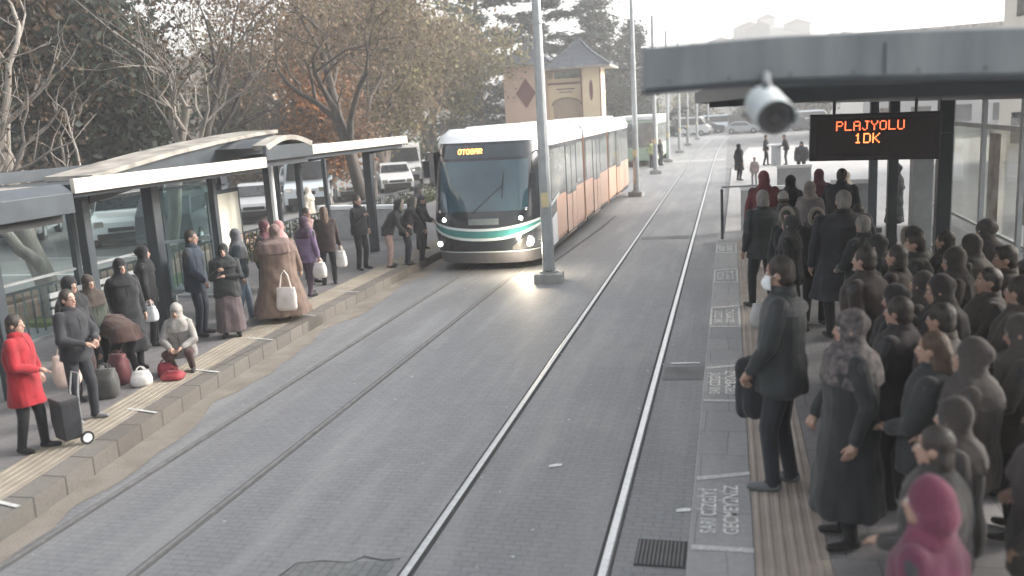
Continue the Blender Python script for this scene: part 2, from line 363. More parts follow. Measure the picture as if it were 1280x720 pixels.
M_dirt=mat('kerbside_dirt',(.20,.175,.145),rough=.9,rgb2=(.30,.27,.235),scale=2.2,bump=.5,bscale=40,detail=8)
mb=MB();vs=[];yy=list(np.arange(-4,40,.45))
for y in yy: vs+=[(kx(y)-.01,y,.0016),(kx(y)+.30+.16*rnd.random()+.1*math.sin(y*1.7),y,.0016)]
mb.add(vs,[(2*i,2*i+1,2*i+3,2*i+2) for i in range(len(yy)-1)]);tag(mb.build('kerbside_dirt',M_dirt,fix=False),kind='structure')
# ------------------------------------------------------------------ overhead line poles
def make_pole():
    root=empty('line_pole')
    mb=MB();mb.tube([(0,0,.26),(0,0,2.6),(0,0,5.4),(0,0,8.4)],[.135,.118,.095,.072],n=12)
    mb.tube([(0,0,5.35),(0,0,5.42)],[.12,.12],n=12);mb.tube([(0,0,2.6),(0,0,2.64)],[.128,.128],n=12)
    mb.build('shaft',M_gal,root,smooth=False)
    mb=MB();mb.prism([(-.3,-.25),(.3,-.25),(.3,.25),(-.3,.25)],'z',-.02,.2);o=mb.build('footing',M_conc,root,bevel=.02)
    mb=MB();mb.tube([(0,0,.2),(0,0,.235)],[.2,.2],n=12)
    for a in range(4):
        x,y=.16*math.cos(a*1.57+.78),.16*math.sin(a*1.57+.78);mb.tube([(x,y,.23),(x,y,.28)],[.018,.018],n=6)
    mb.build('base_plate',M_gal,root)
    mb=MB();mb.box(-.075,.075,-.145,-.12,1.62,1.92);mb.build('warning_plate',mat('plate_cream',(.62,.52,.30),rough=.5,var=.1),root)
    return root
pole=make_pole()
poles=[(-3.78,18.24),(-3.76,36.87),(-3.95,49.3),(-3.93,59.6),(-3.82,71.5),(-3.75,84.3),(-3.4,99),(-2.6,118)]
plab=['tall grey steel pole beside the front of the tram, nearest of the row',
 'tall grey pole at the tail of the orange tram with a lamp arm','grey line pole just beyond the tail of the tram',
 'grey pole fourth along the row between the tracks','grey pole fifth along the row between the tracks','small far grey pole sixth along the row',
 'distant thin pole seventh along the row, under the canopy edge','farthest thin pole at the end of the row']
for i,(x,y) in enumerate(poles):
    o=pole if i==0 else copy_tree(pole); o.location=(x,y,0); o.rotation_euler=(0,0,R([4,-12,8,0,15,5,0,9][i])); tag(o,plab[i],'pole','poles between the two tracks')
    if i==1:
        mb=MB();mb.tube([(0,0,5.1),(.25,0,5.2),(.5,0,5.2)],[.025,.025,.02],n=6);mb.build('lamp_arm',M_gal,o)
        mb=MB();mb.ell((.62,0,5.2),(.16,.08,.05));mb.build('lamp_head',M_white,o,smooth=True)

# ------------------------------------------------------------------ dot-matrix lettering
FONT={'P':['11110','10001','10001','11110','10000','10000','10000'],'L':['10000']*6+['11111'],
'A':['01110','10001','10001','11111','10001','10001','10001'],'J':['00111','00010','00010','00010','00010','10010','01100'],
'Y':['10001','10001','01010','00100','00100','00100','00100'],'O':['01110','10001','10001','10001','10001','10001','01110'],
'U':['10001']*6+['01110'],'1':['00100','01100','00100','00100','00100','00100','01110'],'D':['11110','10001','10001','10001','10001','10001','11110'],
'K':['10001','10010','10100','11000','10100','10010','10001'],'T':['11111']+['00100']*6,'G':['01110','10001','10000','10111','10001','10001','01110'],
'R':['11110','10001','10001','11110','10100','10010','10001'],' ':['000']*7}
def dots(text,pitch,fy,dot=.62):
    # dots lie in the x-z plane facing -y, centred on x=0, top at z=0
    W=sum(len(FONT[c][0])+1 for c in text)-1; mb=MB(); x=-W*pitch/2
    for c in text:
        for r,row in enumerate(FONT[c]):
            for k,b in enumerate(row):
                if b=='1':
                    cx=x+(k+.5)*pitch;cz=-(r+.5)*pitch;s=pitch*dot/2; y=fy
                    mb.add([(cx-s,y,cz-s),(cx+s,y,cz-s),(cx+s,y,cz+s),(cx-s,y,cz+s)],[(0,1,2,3)])
        x+=(len(FONT[c][0])+1)*pitch
    return mb
M_led=mat('led_red',(.3,.05,.02),emit=(1,.13,.045),estr=1.6,var=0)
M_ledr=mat('led_amber',(.3,.1,.02),emit=(1,.18,.05),estr=1.9,var=0)
M_ledo=mat('led_orange',(.4,.15,.02),emit=(1,.36,.06),estr=5.5,var=0)

# ------------------------------------------------------------------ tram
M_tblack=mat('tram_black',(.018,.022,.028),rough=.18,coat=.4,var=.1)
M_twind=mat('tram_windscreen',(.018,.045,.062),rough=.06,spec=.9,var=.4,scale=.7,rgb2=(.05,.10,.13))  # paler blue noise paints reflections into the opaque glass colour
M_tglass=mat('tram_side_glass',(.10,.12,.12),rough=.1,spec=.7,rgb2=(.27,.27,.25),scale=1.1,detail=3,stretch=(1,.9,1.6))
M_torange=mat('tram_orange',(.64,.37,.25),rough=.35,rgb2=(.70,.46,.34),scale=.8,coat=.3,detail=2)
M_troof=mat('tram_roof_white',(.74,.76,.78),rough=.4,rgb2=(.84,.85,.86),scale=1.5)
M_tturq=mat('tram_turquoise',(.05,.20,.20),rough=.25,coat=.3)
M_tsilver=mat('tram_silver_line',(.60,.68,.68),rough=.3,metal=.2,var=.05)
M_lampw=mat('headlamp_lit',(1,1,1),emit=(1,.98,.94),estr=14,var=0)
M_lampy=mat('foglamp_lit',(1,.9,.7),emit=(1,.86,.66),estr=18,var=0)
M_chrome=mat('chrome',(.8,.78,.74),rough=.12,metal=1,var=.03)
tram=empty('tram',(-5.56,19.35,0)); tag(tram,'orange and white tram with black curved nose, headlights lit, arriving at the left platform','tram')
HW=1.36
def fy(x,z):
    zz=[(.2,.22),(.5,.06),(.9,0),(1.25,.05),(1.9,.22),(2.6,.46),(2.95,.62),(3.15,.86),(3.3,1.3)]
    for (a,ya),(b,yb_) in zip(zz,zz[1:]):
        if z<=b: r=ya+(yb_-ya)*(z-a)/(b-a);break
    else: r=1.3
    u=abs(x)/HW; return r+.20*u**2+.62*u**7
def fx(x,z):
    return x*(1 if z>.9 else 1-.05*(.9-z)/.7)*(1 if z<2.4 else 1-.07*((z-2.4)/.9)**1.5)
def grid(x0,x1,z0,z1,off,nx=22,nz=10,mi=0,mb=None):
    # z0,z1 may be functions of x
    mb=mb or MB();vs=[]
    for j in range(nz+1):
        for i in range(nx+1):
            x=x0+(x1-x0)*i/nx; a=z0(x) if callable(z0) else z0; b=z1(x) if callable(z1) else z1
            z=a+(b-a)*j/nz; vs.append((fx(x,z)*(1+off*.3),fy(x,z)-off,z))
    fs=[(j*(nx+1)+i,j*(nx+1)+i+1,(j+1)*(nx+1)+i+1,(j+1)*(nx+1)+i) for j in range(nz) for i in range(nx)]
    mb.add(vs,fs,mi);return mb
grid(-HW,HW,.2,2.98,0,nx=40,nz=40).build('nose',M_tblack,tram,smooth=True,fix=False)
grid(-HW,HW,2.98,3.3,0.01,nx=40,nz=10).build('roof_front',M_troof,tram,smooth=True,fix=False)
grid(-1.06,1.06,1.42,2.56,.012,nx=26,nz=16).build('windscreen',M_twind,tram,smooth=True,fix=False)
grid(-.98,.98,2.62,2.92,.01).build('destination_band',mat('display_glass',(.03,.045,.055),rough=.1,spec=.8),tram,smooth=True,fix=False)
zt=lambda x:1.0+.20*(abs(x)/HW)**2.2*1.0; 
s1=grid(-HW,HW,lambda x:zt(x)-.03,lambda x:zt(x)+.03,.012,nz=2,nx=40); s1.build('upper_stripe',M_tsilver,tram,smooth=True,fix=False)
grid(-HW,HW,lambda x:zt(x)-.2,lambda x:zt(x)-.035,.008,nz=3,nx=40).build('turquoise_band',M_tturq,tram,smooth=True,fix=False)
zl=lambda x:.78+.34*(abs(x)/HW)**2.6
grid(-HW,HW,lambda x:zl(x)-.035,lambda x:zl(x)+.03,.014,nz=2,nx=40).build('lower_stripe',M_tsilver,tram,smooth=True,fix=False)
grid(-HW,HW,.2,.46,.02,nz=3,nx=40).build('bumper_skirt',mat('skirt_grey',(.12,.12,.13),rough=.4),tram,smooth=True,fix=False)
grid(-1.28,1.28,.47,.5,.022,nz=1,nx=40).build('bumper_trim',M_tsilver,tram,smooth=True,fix=False)
mb=MB();vs=[];nz=30
for sgn in (-1,1):
    vs=[]
    for j in range(nz+1):
        z=.2+(3.24-.2)*j/nz;x=fx(sgn*HW,z);y=fy(sgn*HW,z);vs+=[(x,y,z),(sgn*min(abs(x)+.012,HW),1.9,z)]
    mb.add(vs,[(2*j,2*j+1,2*j+3,2*j+2) for j in range(nz)],0)
for i_,fc_ in enumerate(mb.f):
    z=mb.v[fc_[0]][2]
    if z>2.9: mb.m[i_]=1
mb.build('nose_flank',[M_tblack,M_troof],tram,smooth=False,fix=False)
# orange display on the front
db=dots('OTOGAR',.017,0,dot=.8); db.v=[(x-.30,fy(x-.3,z+2.84)-.02,z+2.84) for x,y,z in db.v]; db.build('destination_text',M_ledo,tram,fix=False)
mb=grid(-.30,.42,1.12,1.26,.014,nx=8,nz=2);mb.build('number_plate_strip',mat('plate_grey',(.16,.19,.19),rough=.4),tram,smooth=True,fix=False)
def lamp(x,z,r,m,nm):
    mb=MB();y=fy(x,z);mb.tube([(x,y+.03,z),(x,y-.012,z),(x,y-.022,z)],[r*1.3,r*1.3,r*1.15],n=14);o=mb.build(nm+'_bezel',M_chrome,tram)
    mb=MB();mb.ell((x,y-.02,z),(r,.012,r),nu=14,nv=6);mb.build(nm,m,o,smooth=True)
lamp(-.92,1.24,.045,M_lampw,'headlight');lamp(.92,1.24,.045,M_lampw,'headlight')
lamp(-1.06,1.42,.03,M_chrome,'marker_lamp');lamp(1.02,1.44,.03,M_chrome,'marker_lamp')
lamp(-1.1,.66,.055,M_lampw,'fog_light');lamp(1.06,.70,.11,M_lampy,'fog_light')
ll=bpy.data.lights.new('headlight_beam','POINT');ll.energy=38;ll.color=(1,.84,.62);ll.shadow_soft_size=.12;lo=bpy.data.objects.new('headlight_beam',ll);col.objects.link(lo);lo.parent=tram;lo.location=(1.12,-.32,.62)
mb=grid(.72,HW,lambda x:.52,lambda x:.60+.45*max(0,(x-.72)/.58),.018,nx=14,nz=8);mb.build('lamp_housing',M_chrome,tram,smooth=True,fix=False)
# wipers
mb=MB();mb.tube([(-.2,fy(0,1.38)-.03,1.38),(.5,fy(.5,2.0)-.035,2.0)],[.012,.009],n=5);mb.tube([(.5,fy(.5,1.7)-.035,1.72),(.52,fy(.5,2.3)-.035,2.32)],[.012,.01],n=5);mb.build('wiper',M_darkr,tram)
# mirrors
for s in (-1,1):
    mb=MB();mb.tube([(s*1.25,1.0,2.75),(s*1.42,.75,2.8),(s*1.46,.72,2.6)],[.02,.02,.02],n=6);o=mb.build('mirror_arm',M_tblack,tram)
    mb=MB();mb.box(s*1.46-.07,s*1.46+.07,.66,.76,2.2,2.6);mb.build('mirror',M_tblack,o,bevel=.02)
# body modules
secs=[(.9,6.6),(6.9,12.0),(12.3,18.6)]
for si,(a,b) in enumerate(secs):
    mb=MB();W=HW
    prof=[(-W*.96,.28),(-W,.5),(-W,2.86),(-W*.96,2.9),(W*.96,2.9),(W,2.86),(W,.5),(W*.96,.28)]
    mb.prism(prof,'y',a+(1.3 if si==0 else 0),b); mb.build('body_module',M_torange,tram)
    mb=MB();prof=[(-W*1.0,2.80),(-W*1.01,2.98),(-W*.93,3.16),(-W*.8,3.25),(W*.8,3.25),(W*.93,3.16),(W*1.01,2.98),(W*1.0,2.80)]
    mb.prism(prof,'y',a+(.55 if si==0 else 0),b);mb.build('roof',M_troof,tram,bevel=.01)
    mb=MB();mb.box(-.85,.85,a+1.2,b-.5,3.25,3.33);mb.build('roof_unit',M_troof,tram,bevel=.05)
    for s in (-1,1):
        x=s*(W+.006)
        def pane(y0,y1,z0,z1,m,nm,off=0.,par=None):
            mb=MB();xa=s*(W+.004+off);xb=s*(W-.02);mb.box(min(xa,xb),max(xa,xb),y0,y1,z0,z1);return mb.build(nm,m,par or tram)
        dy=(b-a)
        dc=(a+b)/2-.2+(0.9 if si==0 else 0)
        # door
        dr=pane(dc-.78,dc+.78,.36,2.8,M_tblack,'door_frame',.006)
        for q in (-1,1):
            pane(dc+q*.38-.34,dc+q*.38+.34,1.45,2.66,M_tglass,'door_glass',.012,dr)
            pane(dc+q*.38-.34,dc+q*.38+.34,.42,1.40,M_torange,'door_leaf',.012,dr)
            pane(dc+q*.38-.012-q*.36,dc+q*.38+.012-q*.36,1.0,1.9,M_chrome,'door_handle',.03,dr)
        pane(a+(1.35 if si==0 else .02),b-.02,1.52,2.80,M_tblack,'window_surround',.001)
        # windows either side
        for (y0,y1) in ((a+.18,dc-.86),(dc+.86,b-.18)):
            if y1-y0<.5: continue
            wb=pane(y0-.06,y1+.06,1.54,2.78,M_tblack,'window_band',.003)
            n=max(1,int((y1-y0)/1.5));ww=(y1-y0)/n
            for k in range(n): pane(y0+k*ww+.03,y0+(k+1)*ww-.03,1.6,2.7,M_tglass,'window',.009,wb)
            mb=MB();xx=s*(W+.003)
            pane(y0,y1,.30,.40,mat('skirt_dark',(.05,.05,.055),rough=.5),'skirt',.004)
    if si<2:
        mb=MB();c=b
        for k in range(5):
            y=c+.0+k*.06;mb.box(-W*.95,W*.95,y,y+.035,.4,3.12)
        mb.box(-W*.9,W*.9,c,c+.3,.4,3.05);mb.build('gangway_bellows',M_darkr,tram)
for a in (2.6,9.4,15.6):
    mb=MB();mb.box(-1.1,1.1,a-1.0,a+1.0,.08,.5);o=mb.build('bogie',M_darkr,tram)
    for q in (-.65,.65):
        for s in (-1,1):
            mb=MB();mb.tube([(s*.68,a+q,.31),(s*.8,a+q,.31)],[.3,.3],n=20);mb.build('wheel',M_raild,o)
# mirror-side black cab panel on both flanks
for s in (-1,1):
    mb=MB();xa,xb=s*(HW+.012),s*(HW-.05)
    mb.prism([(1.5,.4),(2.22,.4),(2.22,2.79),(1.75,2.79),(1.5,2.0)],'x',min(xa,xb),max(xa,xb));o=mb.build('cab_side',M_tblack,tram)
    mb=MB();xa=s*(HW+.02);mb.prism([(1.55,1.5),(2.15,1.55),(2.15,2.7),(1.75,2.7)],'x',min(xa,xb),max(xa,xb));mb.build('cab_window',M_tglass,o)
    mb=MB();xa=s*(HW+.018);mb.prism([(1.1,1.20),(1.6,1.36),(2.6,1.55),(2.6,1.60),(1.6,1.43),(1.1,1.27)],'x',min(xa,xb),max(xa,xb));mb.build('side_stripe',M_tsilver,o)
    mb=MB();xa=s*(HW+.016);mb.prism([(1.0,.95),(2.2,1.15),(2.2,.4),(1.0,.36)],'x',min(xa,xb),max(xa,xb));mb.build('corner_flash',M_white,o)

# second vehicle at the stop beyond
M_busg=mat('bus_green',(.30,.40,.30),rough=.35,rgb2=(.45,.54,.44))
bus=empty('bus',(-5.6,56,0));tag(bus,'pale green bus with a white roof standing beyond the tram','bus')
mb=MB();mb.box(-1.25,1.25,0,11,.35,2.85);mb.build('body',M_busg,bus,bevel=.12)
mb=MB();mb.box(-1.27,1.27,-.02,11.02,2.86,3.15);mb.build('roof',M_white,bus,bevel=.1)
mb=MB();mb.box(-1.1,1.1,-.03,.02,1.2,2.7);mb.build('windscreen',M_tglass,bus,bevel=.02)
mb=MB();mb.box(-1.2,1.262,.5,10.5,1.3,2.6);mb.build('window_band',M_tglass,bus)
mb=MB()
for y in (2,8.5):
    for s in (-1,1): mb.tube([(s*1.0,y,.45),(s*1.26,y,.45)],[.45,.45],n=18)
mb.build('wheels',M_darkr,bus)

# ------------------------------------------------------------------ left shelters
M_sg=glass('shelter_glass',(.86,.93,.93),fac=.04)
M_sgd=glass('shelter_glass_dirty',(.84,.88,.87),fac=.07)
def shelter(name,label,x0,y0,y1,zf,fasc,fh,posts,seg_cream=True):
    root=empty(name,((x0-9.0)/2-0,(y0+y1)/2,.28));ox,oy,oz=root.location
    def B(nm,m,f_,par=None,**k):
        mb=MB();f_(mb);mb.v=[(x-ox,y-oy,z-oz) for x,y,z in mb.v];return mb.build(nm,m,par or root,**k)
    return root,B
# shelter with cream fascia
sh,B=shelter('tram_shelter','x',-8.2,9.7,22,3.0,None,.14,None)
tag(sh,'long tram stop shelter with cream roof edges and a raised dark arch in its middle','shelter')
B('front_fascia',M_cream,lambda m:m.box(-8.22,-8.155,9.68,14.62,2.86,3.05),bevel=.008)
B('front_fascia',M_cream,lambda m:m.box(-8.22,-8.155,16.5,22.0,3.0,3.19),bevel=.008)
def roofs(m):
    m.prism([(-8.16,2.92),(-10.6,2.86),(-10.6,2.92),(-8.16,2.98)],'y',9.7,14.62)
    m.prism([(-8.16,3.04),(-10.6,2.96),(-10.6,3.02),(-8.16,3.09)],'y',16.5,21.95)
B('roof',M_dark,roofs)
def upslab(m,dz0,dz1,xa,xb):
    P_=[(11.2,3.02),(12.2,3.14),(13.3,3.27),(14.6,3.39),(16.0,3.49),(16.9,3.53)]
    m.prism([(y,z+dz1) for y,z in P_]+[(y,z+dz0) for y,z in P_[::-1]],'x',xa,xb)
B('upper_roof',M_roofg,lambda m:upslab(m,-.07,.0,-9.95,-9.1))
B('upper_roof_web',M_dark,lambda m:upslab(m,-.42,-.072,-9.9,-9.2))
def arch(m):
    n=12;out=[(14.62+1.88*i/n,3.26+.16*math.sin(math.pi*i/n)) for i in range(n+1)]
    inn=[(p[0]*.92+15.56*.08,p[1]-.09) for p in out]
    m.prism(out+inn[::-1],'x',-8.42,-8.14)
B('arch_rim',M_roofg,arch)
B('arch_panel',M_dark,lambda m:m.box(-8.22,-8.15,14.62,16.5,2.98,3.24),bevel=.005)
def archroof(m):
    n=12;out=[(14.66+1.8*i/n,3.22+.15*math.sin(math.pi*i/n)) for i in range(n+1)]
    m.prism(out,'x',-9.3,-8.4)
B('arch_roof',M_dark,archroof)
B('gutter_beam',M_dark,lambda m:[m.box(-8.42,-8.28,9.8,14.6,2.80,2.92),m.box(-8.42,-8.28,16.5,21.9,2.90,3.03),m.box(-8.42,-8.28,14.6,16.5,2.86,2.99)])
B('rear_beam',M_dark,lambda m:m.box(-10.5,-10.38,9.8,21.9,2.95,3.12))
for y,wd in ((11.0,.15),(12.6,.2),(14.4,.12),(16.45,.14),(17.8,.12),(22.0-.3,.2)):
    B('post',M_dark,lambda m:m.box(-9.2-wd/2,-9.2+wd/2,y-wd/2,y+wd/2,.195,2.98),bevel=.01)
for y in (9.9,12.2,14.6,16.6,19.1,21.7):
    B('rear_post',M_dark,lambda m:m.box(-10.5,-10.4,y-.05,y+.05,.195,3.0),bevel=.006)
B('light_post',M_white,lambda m:m.tube([(-9.0,16.25,.195),(-9.0,16.25,2.9)],[.05,.05],n=10))
B('arm_bracket',M_dark,lambda m:[m.bar((-9.2,y,2.8),(-8.35,y,2.92),.06,.08) for y in (11.0,12.6,14.4,16.45,17.8,21.7)])
for (a,b) in ((9.95,12.15),(12.25,14.55),(14.65,16.55)):
    B('glass_panel',M_sg,lambda m:m.box(-10.46,-10.45,a,b,.55,2.5))
    B('glass_rail',M_gal,lambda m:[m.box(-10.48,-10.43,a,b,.5,.55),m.box(-10.48,-10.43,a,b,1.45,1.49),m.box(-10.48,-10.43,a,b,2.5,2.56)])
B('end_glass',M_sg,lambda m:m.box(-10.4,-9.3,14.5,14.512,.55,2.7))
B('end_glass_rail',M_gal,lambda m:[m.bar((-10.4,14.5,1.55),(-9.3,14.5,1.62),.04,.05),m.bar((-10.4,14.5,.5),(-9.3,14.5,.5),.04,.05)])
mb=MB()
bench,Bb=shelter('platform_bench','',-9.6,11,13.6,0,None,0,None); tag(bench,'dark slatted bench inside the cream edged shelter','bench')
Bb('seat',M_dark,lambda m:[m.box(-10.1+k*.12,-10.0+k*.12,11.2,13.9,.72,.75) for k in range(4)])
Bb('backrest',M_gal,lambda m:[m.box(-10.2,-10.17,11.2,13.9,.9+k*.13,.98+k*.13) for k in range(3)])
for y in (11.4,13.6): Bb('leg',M_gal,lambda m:[m.box(-10.08,-10.03,y,y+.05,.195,.72),m.box(-9.72,-9.67,y,y+.05,.195,.72)])
# poster board
pb,Bp=shelter('poster_board','',-9.9,15.4,15.9,0,None,0,None);tag(pb,'tall pale paper poster board standing inside the shelter by the dark arch','poster board')
Bp('frame',M_dark,lambda m:m.box(-9.82,-9.78,15.1,16.28,.75,2.42),bevel=.01)
Bp('poster',mat('poster_paper',(.60,.58,.48),rough=.6,rgb2=(.72,.70,.62),scale=3),lambda m:m.box(-9.775,-9.77,15.17,16.2,.85,2.34))
Bp('leg',M_dark,lambda m:[m.box(-9.82,-9.78,15.15,15.2,.195,.76),m.box(-9.82,-9.78,16.18,16.23,.195,.76)])
# dark near shelter
sh2,B=shelter('dark_shelter','x',-8.2,3,9.6,3.0,None,.14,None)
tag(sh2,'near shelter with a thick charcoal roof edge at the left border','shelter')
B('front_fascia',M_dark,lambda m:m.prism([(-8.3,2.62),(-8.16,2.62),(-8.16,2.88),(-8.32,3.0)],'y',2.5,9.64),bevel=.006)
B('roof',M_roofg,lambda m:m.prism([(-8.33,2.98),(-10.9,2.95),(-10.9,2.88),(-8.33,2.91)],'y',2.5,9.66))
B('soffit_beam',M_darkr,lambda m:m.box(-8.5,-8.33,2.5,9.6,2.5,2.68))
for y in (5.4,7.7,9.3):
    B('post',M_dark,lambda m:m.box(-9.35,-9.2,y-.08,y+.08,.195,2.95),bevel=.01)
for y in (5.1,7.1,9.1): B('rear_post',M_dark,lambda m:m.box(-10.6,-10.5,y-.05,y+.05,.195,3.02))
for (a,b) in ((5.15,7.05),(7.15,9.05)):
    B('glass_panel',M_sgd,lambda m:m.box(-10.56,-10.55,a,b,.5,2.7))
    B('glass_rail',M_gal,lambda m:[m.box(-10.58,-10.53,a,b,.45,.5),m.box(-10.58,-10.53,a,b,1.45,1.5)])
B('advert_panel',mat('advert',(.55,.30,.16),rough=.5,rgb2=(.60,.58,.54),scale=2.5,detail=1),lambda m:m.box(-10.49,-10.47,5.3,6.9,.9,1.9))
B('route_map',mat('map_paper',(.50,.48,.44),rough=.5,rgb2=(.62,.42,.30),scale=9),lambda m:m.box(-10.5,-10.48,7.5,8.7,1.1,2.2))
# low white-capped wall at the end of the platform
lw=empty('white_capped_wall',(-10,26,0));tag(lw,'low grey wall with a white coping at the far end of the left platform','wall')
mb=MB();mb.box(-1.7,1.6,-.1,.1,0,1.08);mb.build('wall',mat('wall_grey',(.30,.31,.31),rough=.8,rgb2=(.38,.39,.39)),lw)
mb=MB();mb.box(-1.75,1.65,-.14,.14,1.085,1.2);mb.build('coping',M_white,lw,bevel=.01);lw.location=(-10.3,24.2,.0)
lw.rotation_euler=(0,0,R(-8))
# iron fence behind the left shelters
fn=empty('iron_fence',(-12.0,18,0));tag(fn,'dark iron railing running behind the left shelters','fence')
mb=MB()
for k in range(140): mb.box(-.012,.012,-14+k*.2-.012,-14+k*.2+.012,.1,1.0)
mb.build('bars',M_dark,fn)
mb=MB();mb.box(-.025,.025,-14,14,.98,1.03);mb.box(-.025,.025,-14,14,.15,.19);mb.build('rails',M_dark,fn)
br=empty('brick_planter',(-14.2,16,0));tag(br,'long low reddish brick planter between the platform and the car park','planter')
mb=MB();mb.box(-.5,.5,-6,8,0,.42);mb.build('wall',paver_mat('brick_red',(.30,.15,.10),(.36,.20,.14),(.3,.28,.26),bw=.25,bh=.08,stain=(.4,.3,.25)),br,bevel=.02)
mb=MB();mb.box(-.4,.4,-5.9,7.9,.421,.5);mb.build('soil',M_soil,br)

# ------------------------------------------------------------------ right canopy, sign, cctv
M_can=mat('canopy_grey',(.13,.15,.16),rough=.5,rgb2=(.23,.25,.255),scale=3.5,stretch=(2.2,1,.35),detail=8)
cn=empty('platform_canopy',(2.4,12,ZR));tag(cn,'big dark grey platform canopy with a bowed end, over the right platform','canopy')
def Bc(nm,m,f_,par=None,**k):
    mb=MB();f_(mb);mb.v=[(x-2.4,y-12,z-ZR) for x,y,z in mb.v];return mb.build(nm,m,par or cn,**k)
def endslab(m):
    xs=[-.37+ (4.6+.37)*i/24 for i in range(25)]
    top=[(x,3.782+.014*math.sin(math.pi*min(1,max(0,(x+.37)/2.2)))-.040*max(0,x-.2)) for x in xs]
    bot=[(x,3.60+.012*math.sin(math.pi*min(1,(x+.37)/1.4))-.028*max(0,x-.2)) for x in xs]
    m.prism(top+bot[::-1],'y',3.98,4.42)
Bc('end_fascia',M_can,endslab,bevel=.01)
Bc('fascia_lip',M_dark,lambda m:m.prism([(x,3.598+.012*math.sin(math.pi*min(1,(x+.37)/1.4))-.028*max(0,x-.2)+dz) for x,dz in [(-.375+i*.25,0) for i in range(20)]+[(-.375+i*.25,-.012) for i in range(19,-1,-1)]],'y',3.97,4.43))
Bc('cross_beam',M_dark,lambda m:m.prism([(.22,3.588),(4.6,3.47),(4.6,3.40),(.22,3.52)],'y',4.45,4.6))
def soff(m):
    poly=[(.15,4.5),(4.6,4.5),(4.6,34),(-.25,34),(-.33,12),(-.30,9)]
    m.prism(poly,'z',3.585,3.66)
Bc('roof_sheet',M_can,soff)
Bc('edge_gutter',M_dark,lambda m:[m.bar((.15,4.5,3.60),(-.30,9,3.60),.05,.1),m.bar((-.3,9,3.60),(-.33,12,3.60),.05,.1),m.bar((-.33,12,3.6),(-.25,34,3.6),.05,.1)])
for y in (9.5,13.2,17.5,22,27): Bc('purlin',M_dark,lambda m:m.box(-.2,4.6,y,y+.08,3.50,3.584))
Bc('long_beam',M_dark,lambda m:m.box(2.74,2.9,5,34,3.42,3.584))
for y,x in ((13.05,2.82),(22.0,3.24),(8.0,3.05),(18.0,3.0)):
    Bc('post',M_dark,lambda m:m.box(x-.09,x+.09,y-.09,y+.09,ZR,3.5),bevel=.012)
    Bc('post_foot',M_dark,lambda m:m.box(x-.2,x+.2,y-.2,y+.2,ZR-.003,ZR+.12),bevel=.02)
M_rg=glass('right_glass',(.88,.88,.85),fac=.08,rough=.08)
for k,(a,b) in enumerate(((9.2,11.0),(11.1,12.9),(13.2,14.9),(15.1,16.9),(17.1,18.9))):
    Bc('glass_panel',M_rg,lambda m:m.box(3.795,3.807,a,b,ZR+.25,2.95))
    Bc('glass_frame',M_gal,lambda m:[m.box(3.77,3.83,a-.1,a,ZR,3.5),m.box(3.77,3.83,a,b,2.95,3.02),m.box(3.77,3.83,a,b,ZR+.18,ZR+.25),m.box(3.77,3.83,a,b,1.42,1.46)])
# posters on the glass wall
for (a,b,z0,z1,c,lb) in ((12.0,12.8,1.75,2.9,(.62,.58,.54),'pale poster with a large dark figure on the glass wall, rightmost'),(14.0,14.5,1.2,2.9,(.48,.46,.43),'narrow pale poster on the glass wall, left of the large one')):
    mb=MB();mb.box(3.74,3.76,a,b,z0,z1);o=mb.build('poster',mat('poster_%d'%int(a),c,rough=.5,rgb2=(.22,.18,.16),scale=3.2,detail=2));tag(o,lb,'poster')
# metal cabinet columns
for (x,y,w_,h_,lb) in ((3.35,17.2,.34,2.3,'light grey upright steel cabinet beside the sign post'),(3.3,10.6,.16,2.9,'tall grey square column at the right border behind the crowd')):
    mb=MB();mb.box(-w_/2,w_/2,-w_/2,w_/2,0,h_);r_=empty('steel_column',(x,y,ZR));tag(r_,lb,'column');mb.build('casing',M_gal,r_,bevel=.015)
    mb=MB();mb.box(-w_/2-.02,w_/2+.02,-w_/2-.02,w_/2+.02,h_,h_+.04);mb.build('cap',M_dark,r_)
# LED sign
sg=empty('departure_sign',(1.84,12.45,3.0));sg.rotation_euler=(0,R(1.2),R(-1));tag(sg,'dark electronic sign with red dot letters PLAJYOLU and 1 DK','sign')
mb=MB();mb.box(-.80,.80,0,.16,-.30,.31);mb.build('housing',mat('sign_case',(.045,.042,.045),rough=.5,var=.1),sg,bevel=.012)
mb=MB();mb.box(-.72,.72,-.008,-.002,-.24,.25);mb.build('display_face',mat('sign_face',(.035,.026,.027),rough=.25),sg)
for i_,ch_ in enumerate('PLAJYOLU'):
    d1=dots(ch_,.0178,-.012,.70);d1.v=[(x-.06+(i_-3.5)*6*.0178,y,z+.215) for x,y,z in d1.v];d1.build('letter',M_led,sg,fix=False)
for i_,ch_ in enumerate('1DK'):
    d2=dots(ch_,.0185,-.012,.76);d2.v=[(x-.09+(i_-1)*6*.0185,y,z+.055) for x,y,z in d2.v];d2.build('letter',M_ledr,sg,fix=False)
mb=MB();mb.tube([(-.5,.08,.31),(-.5,.08,.52)],[.02,.02]);mb.tube([(.5,.08,.31),(.5,.08,.52)],[.02,.02]);mb.build('hanger',M_dark,sg)
mb=MB();mb.box(.80,.93,.02,.14,-.03,.03);mb.build('side_bracket',M_dark,sg)
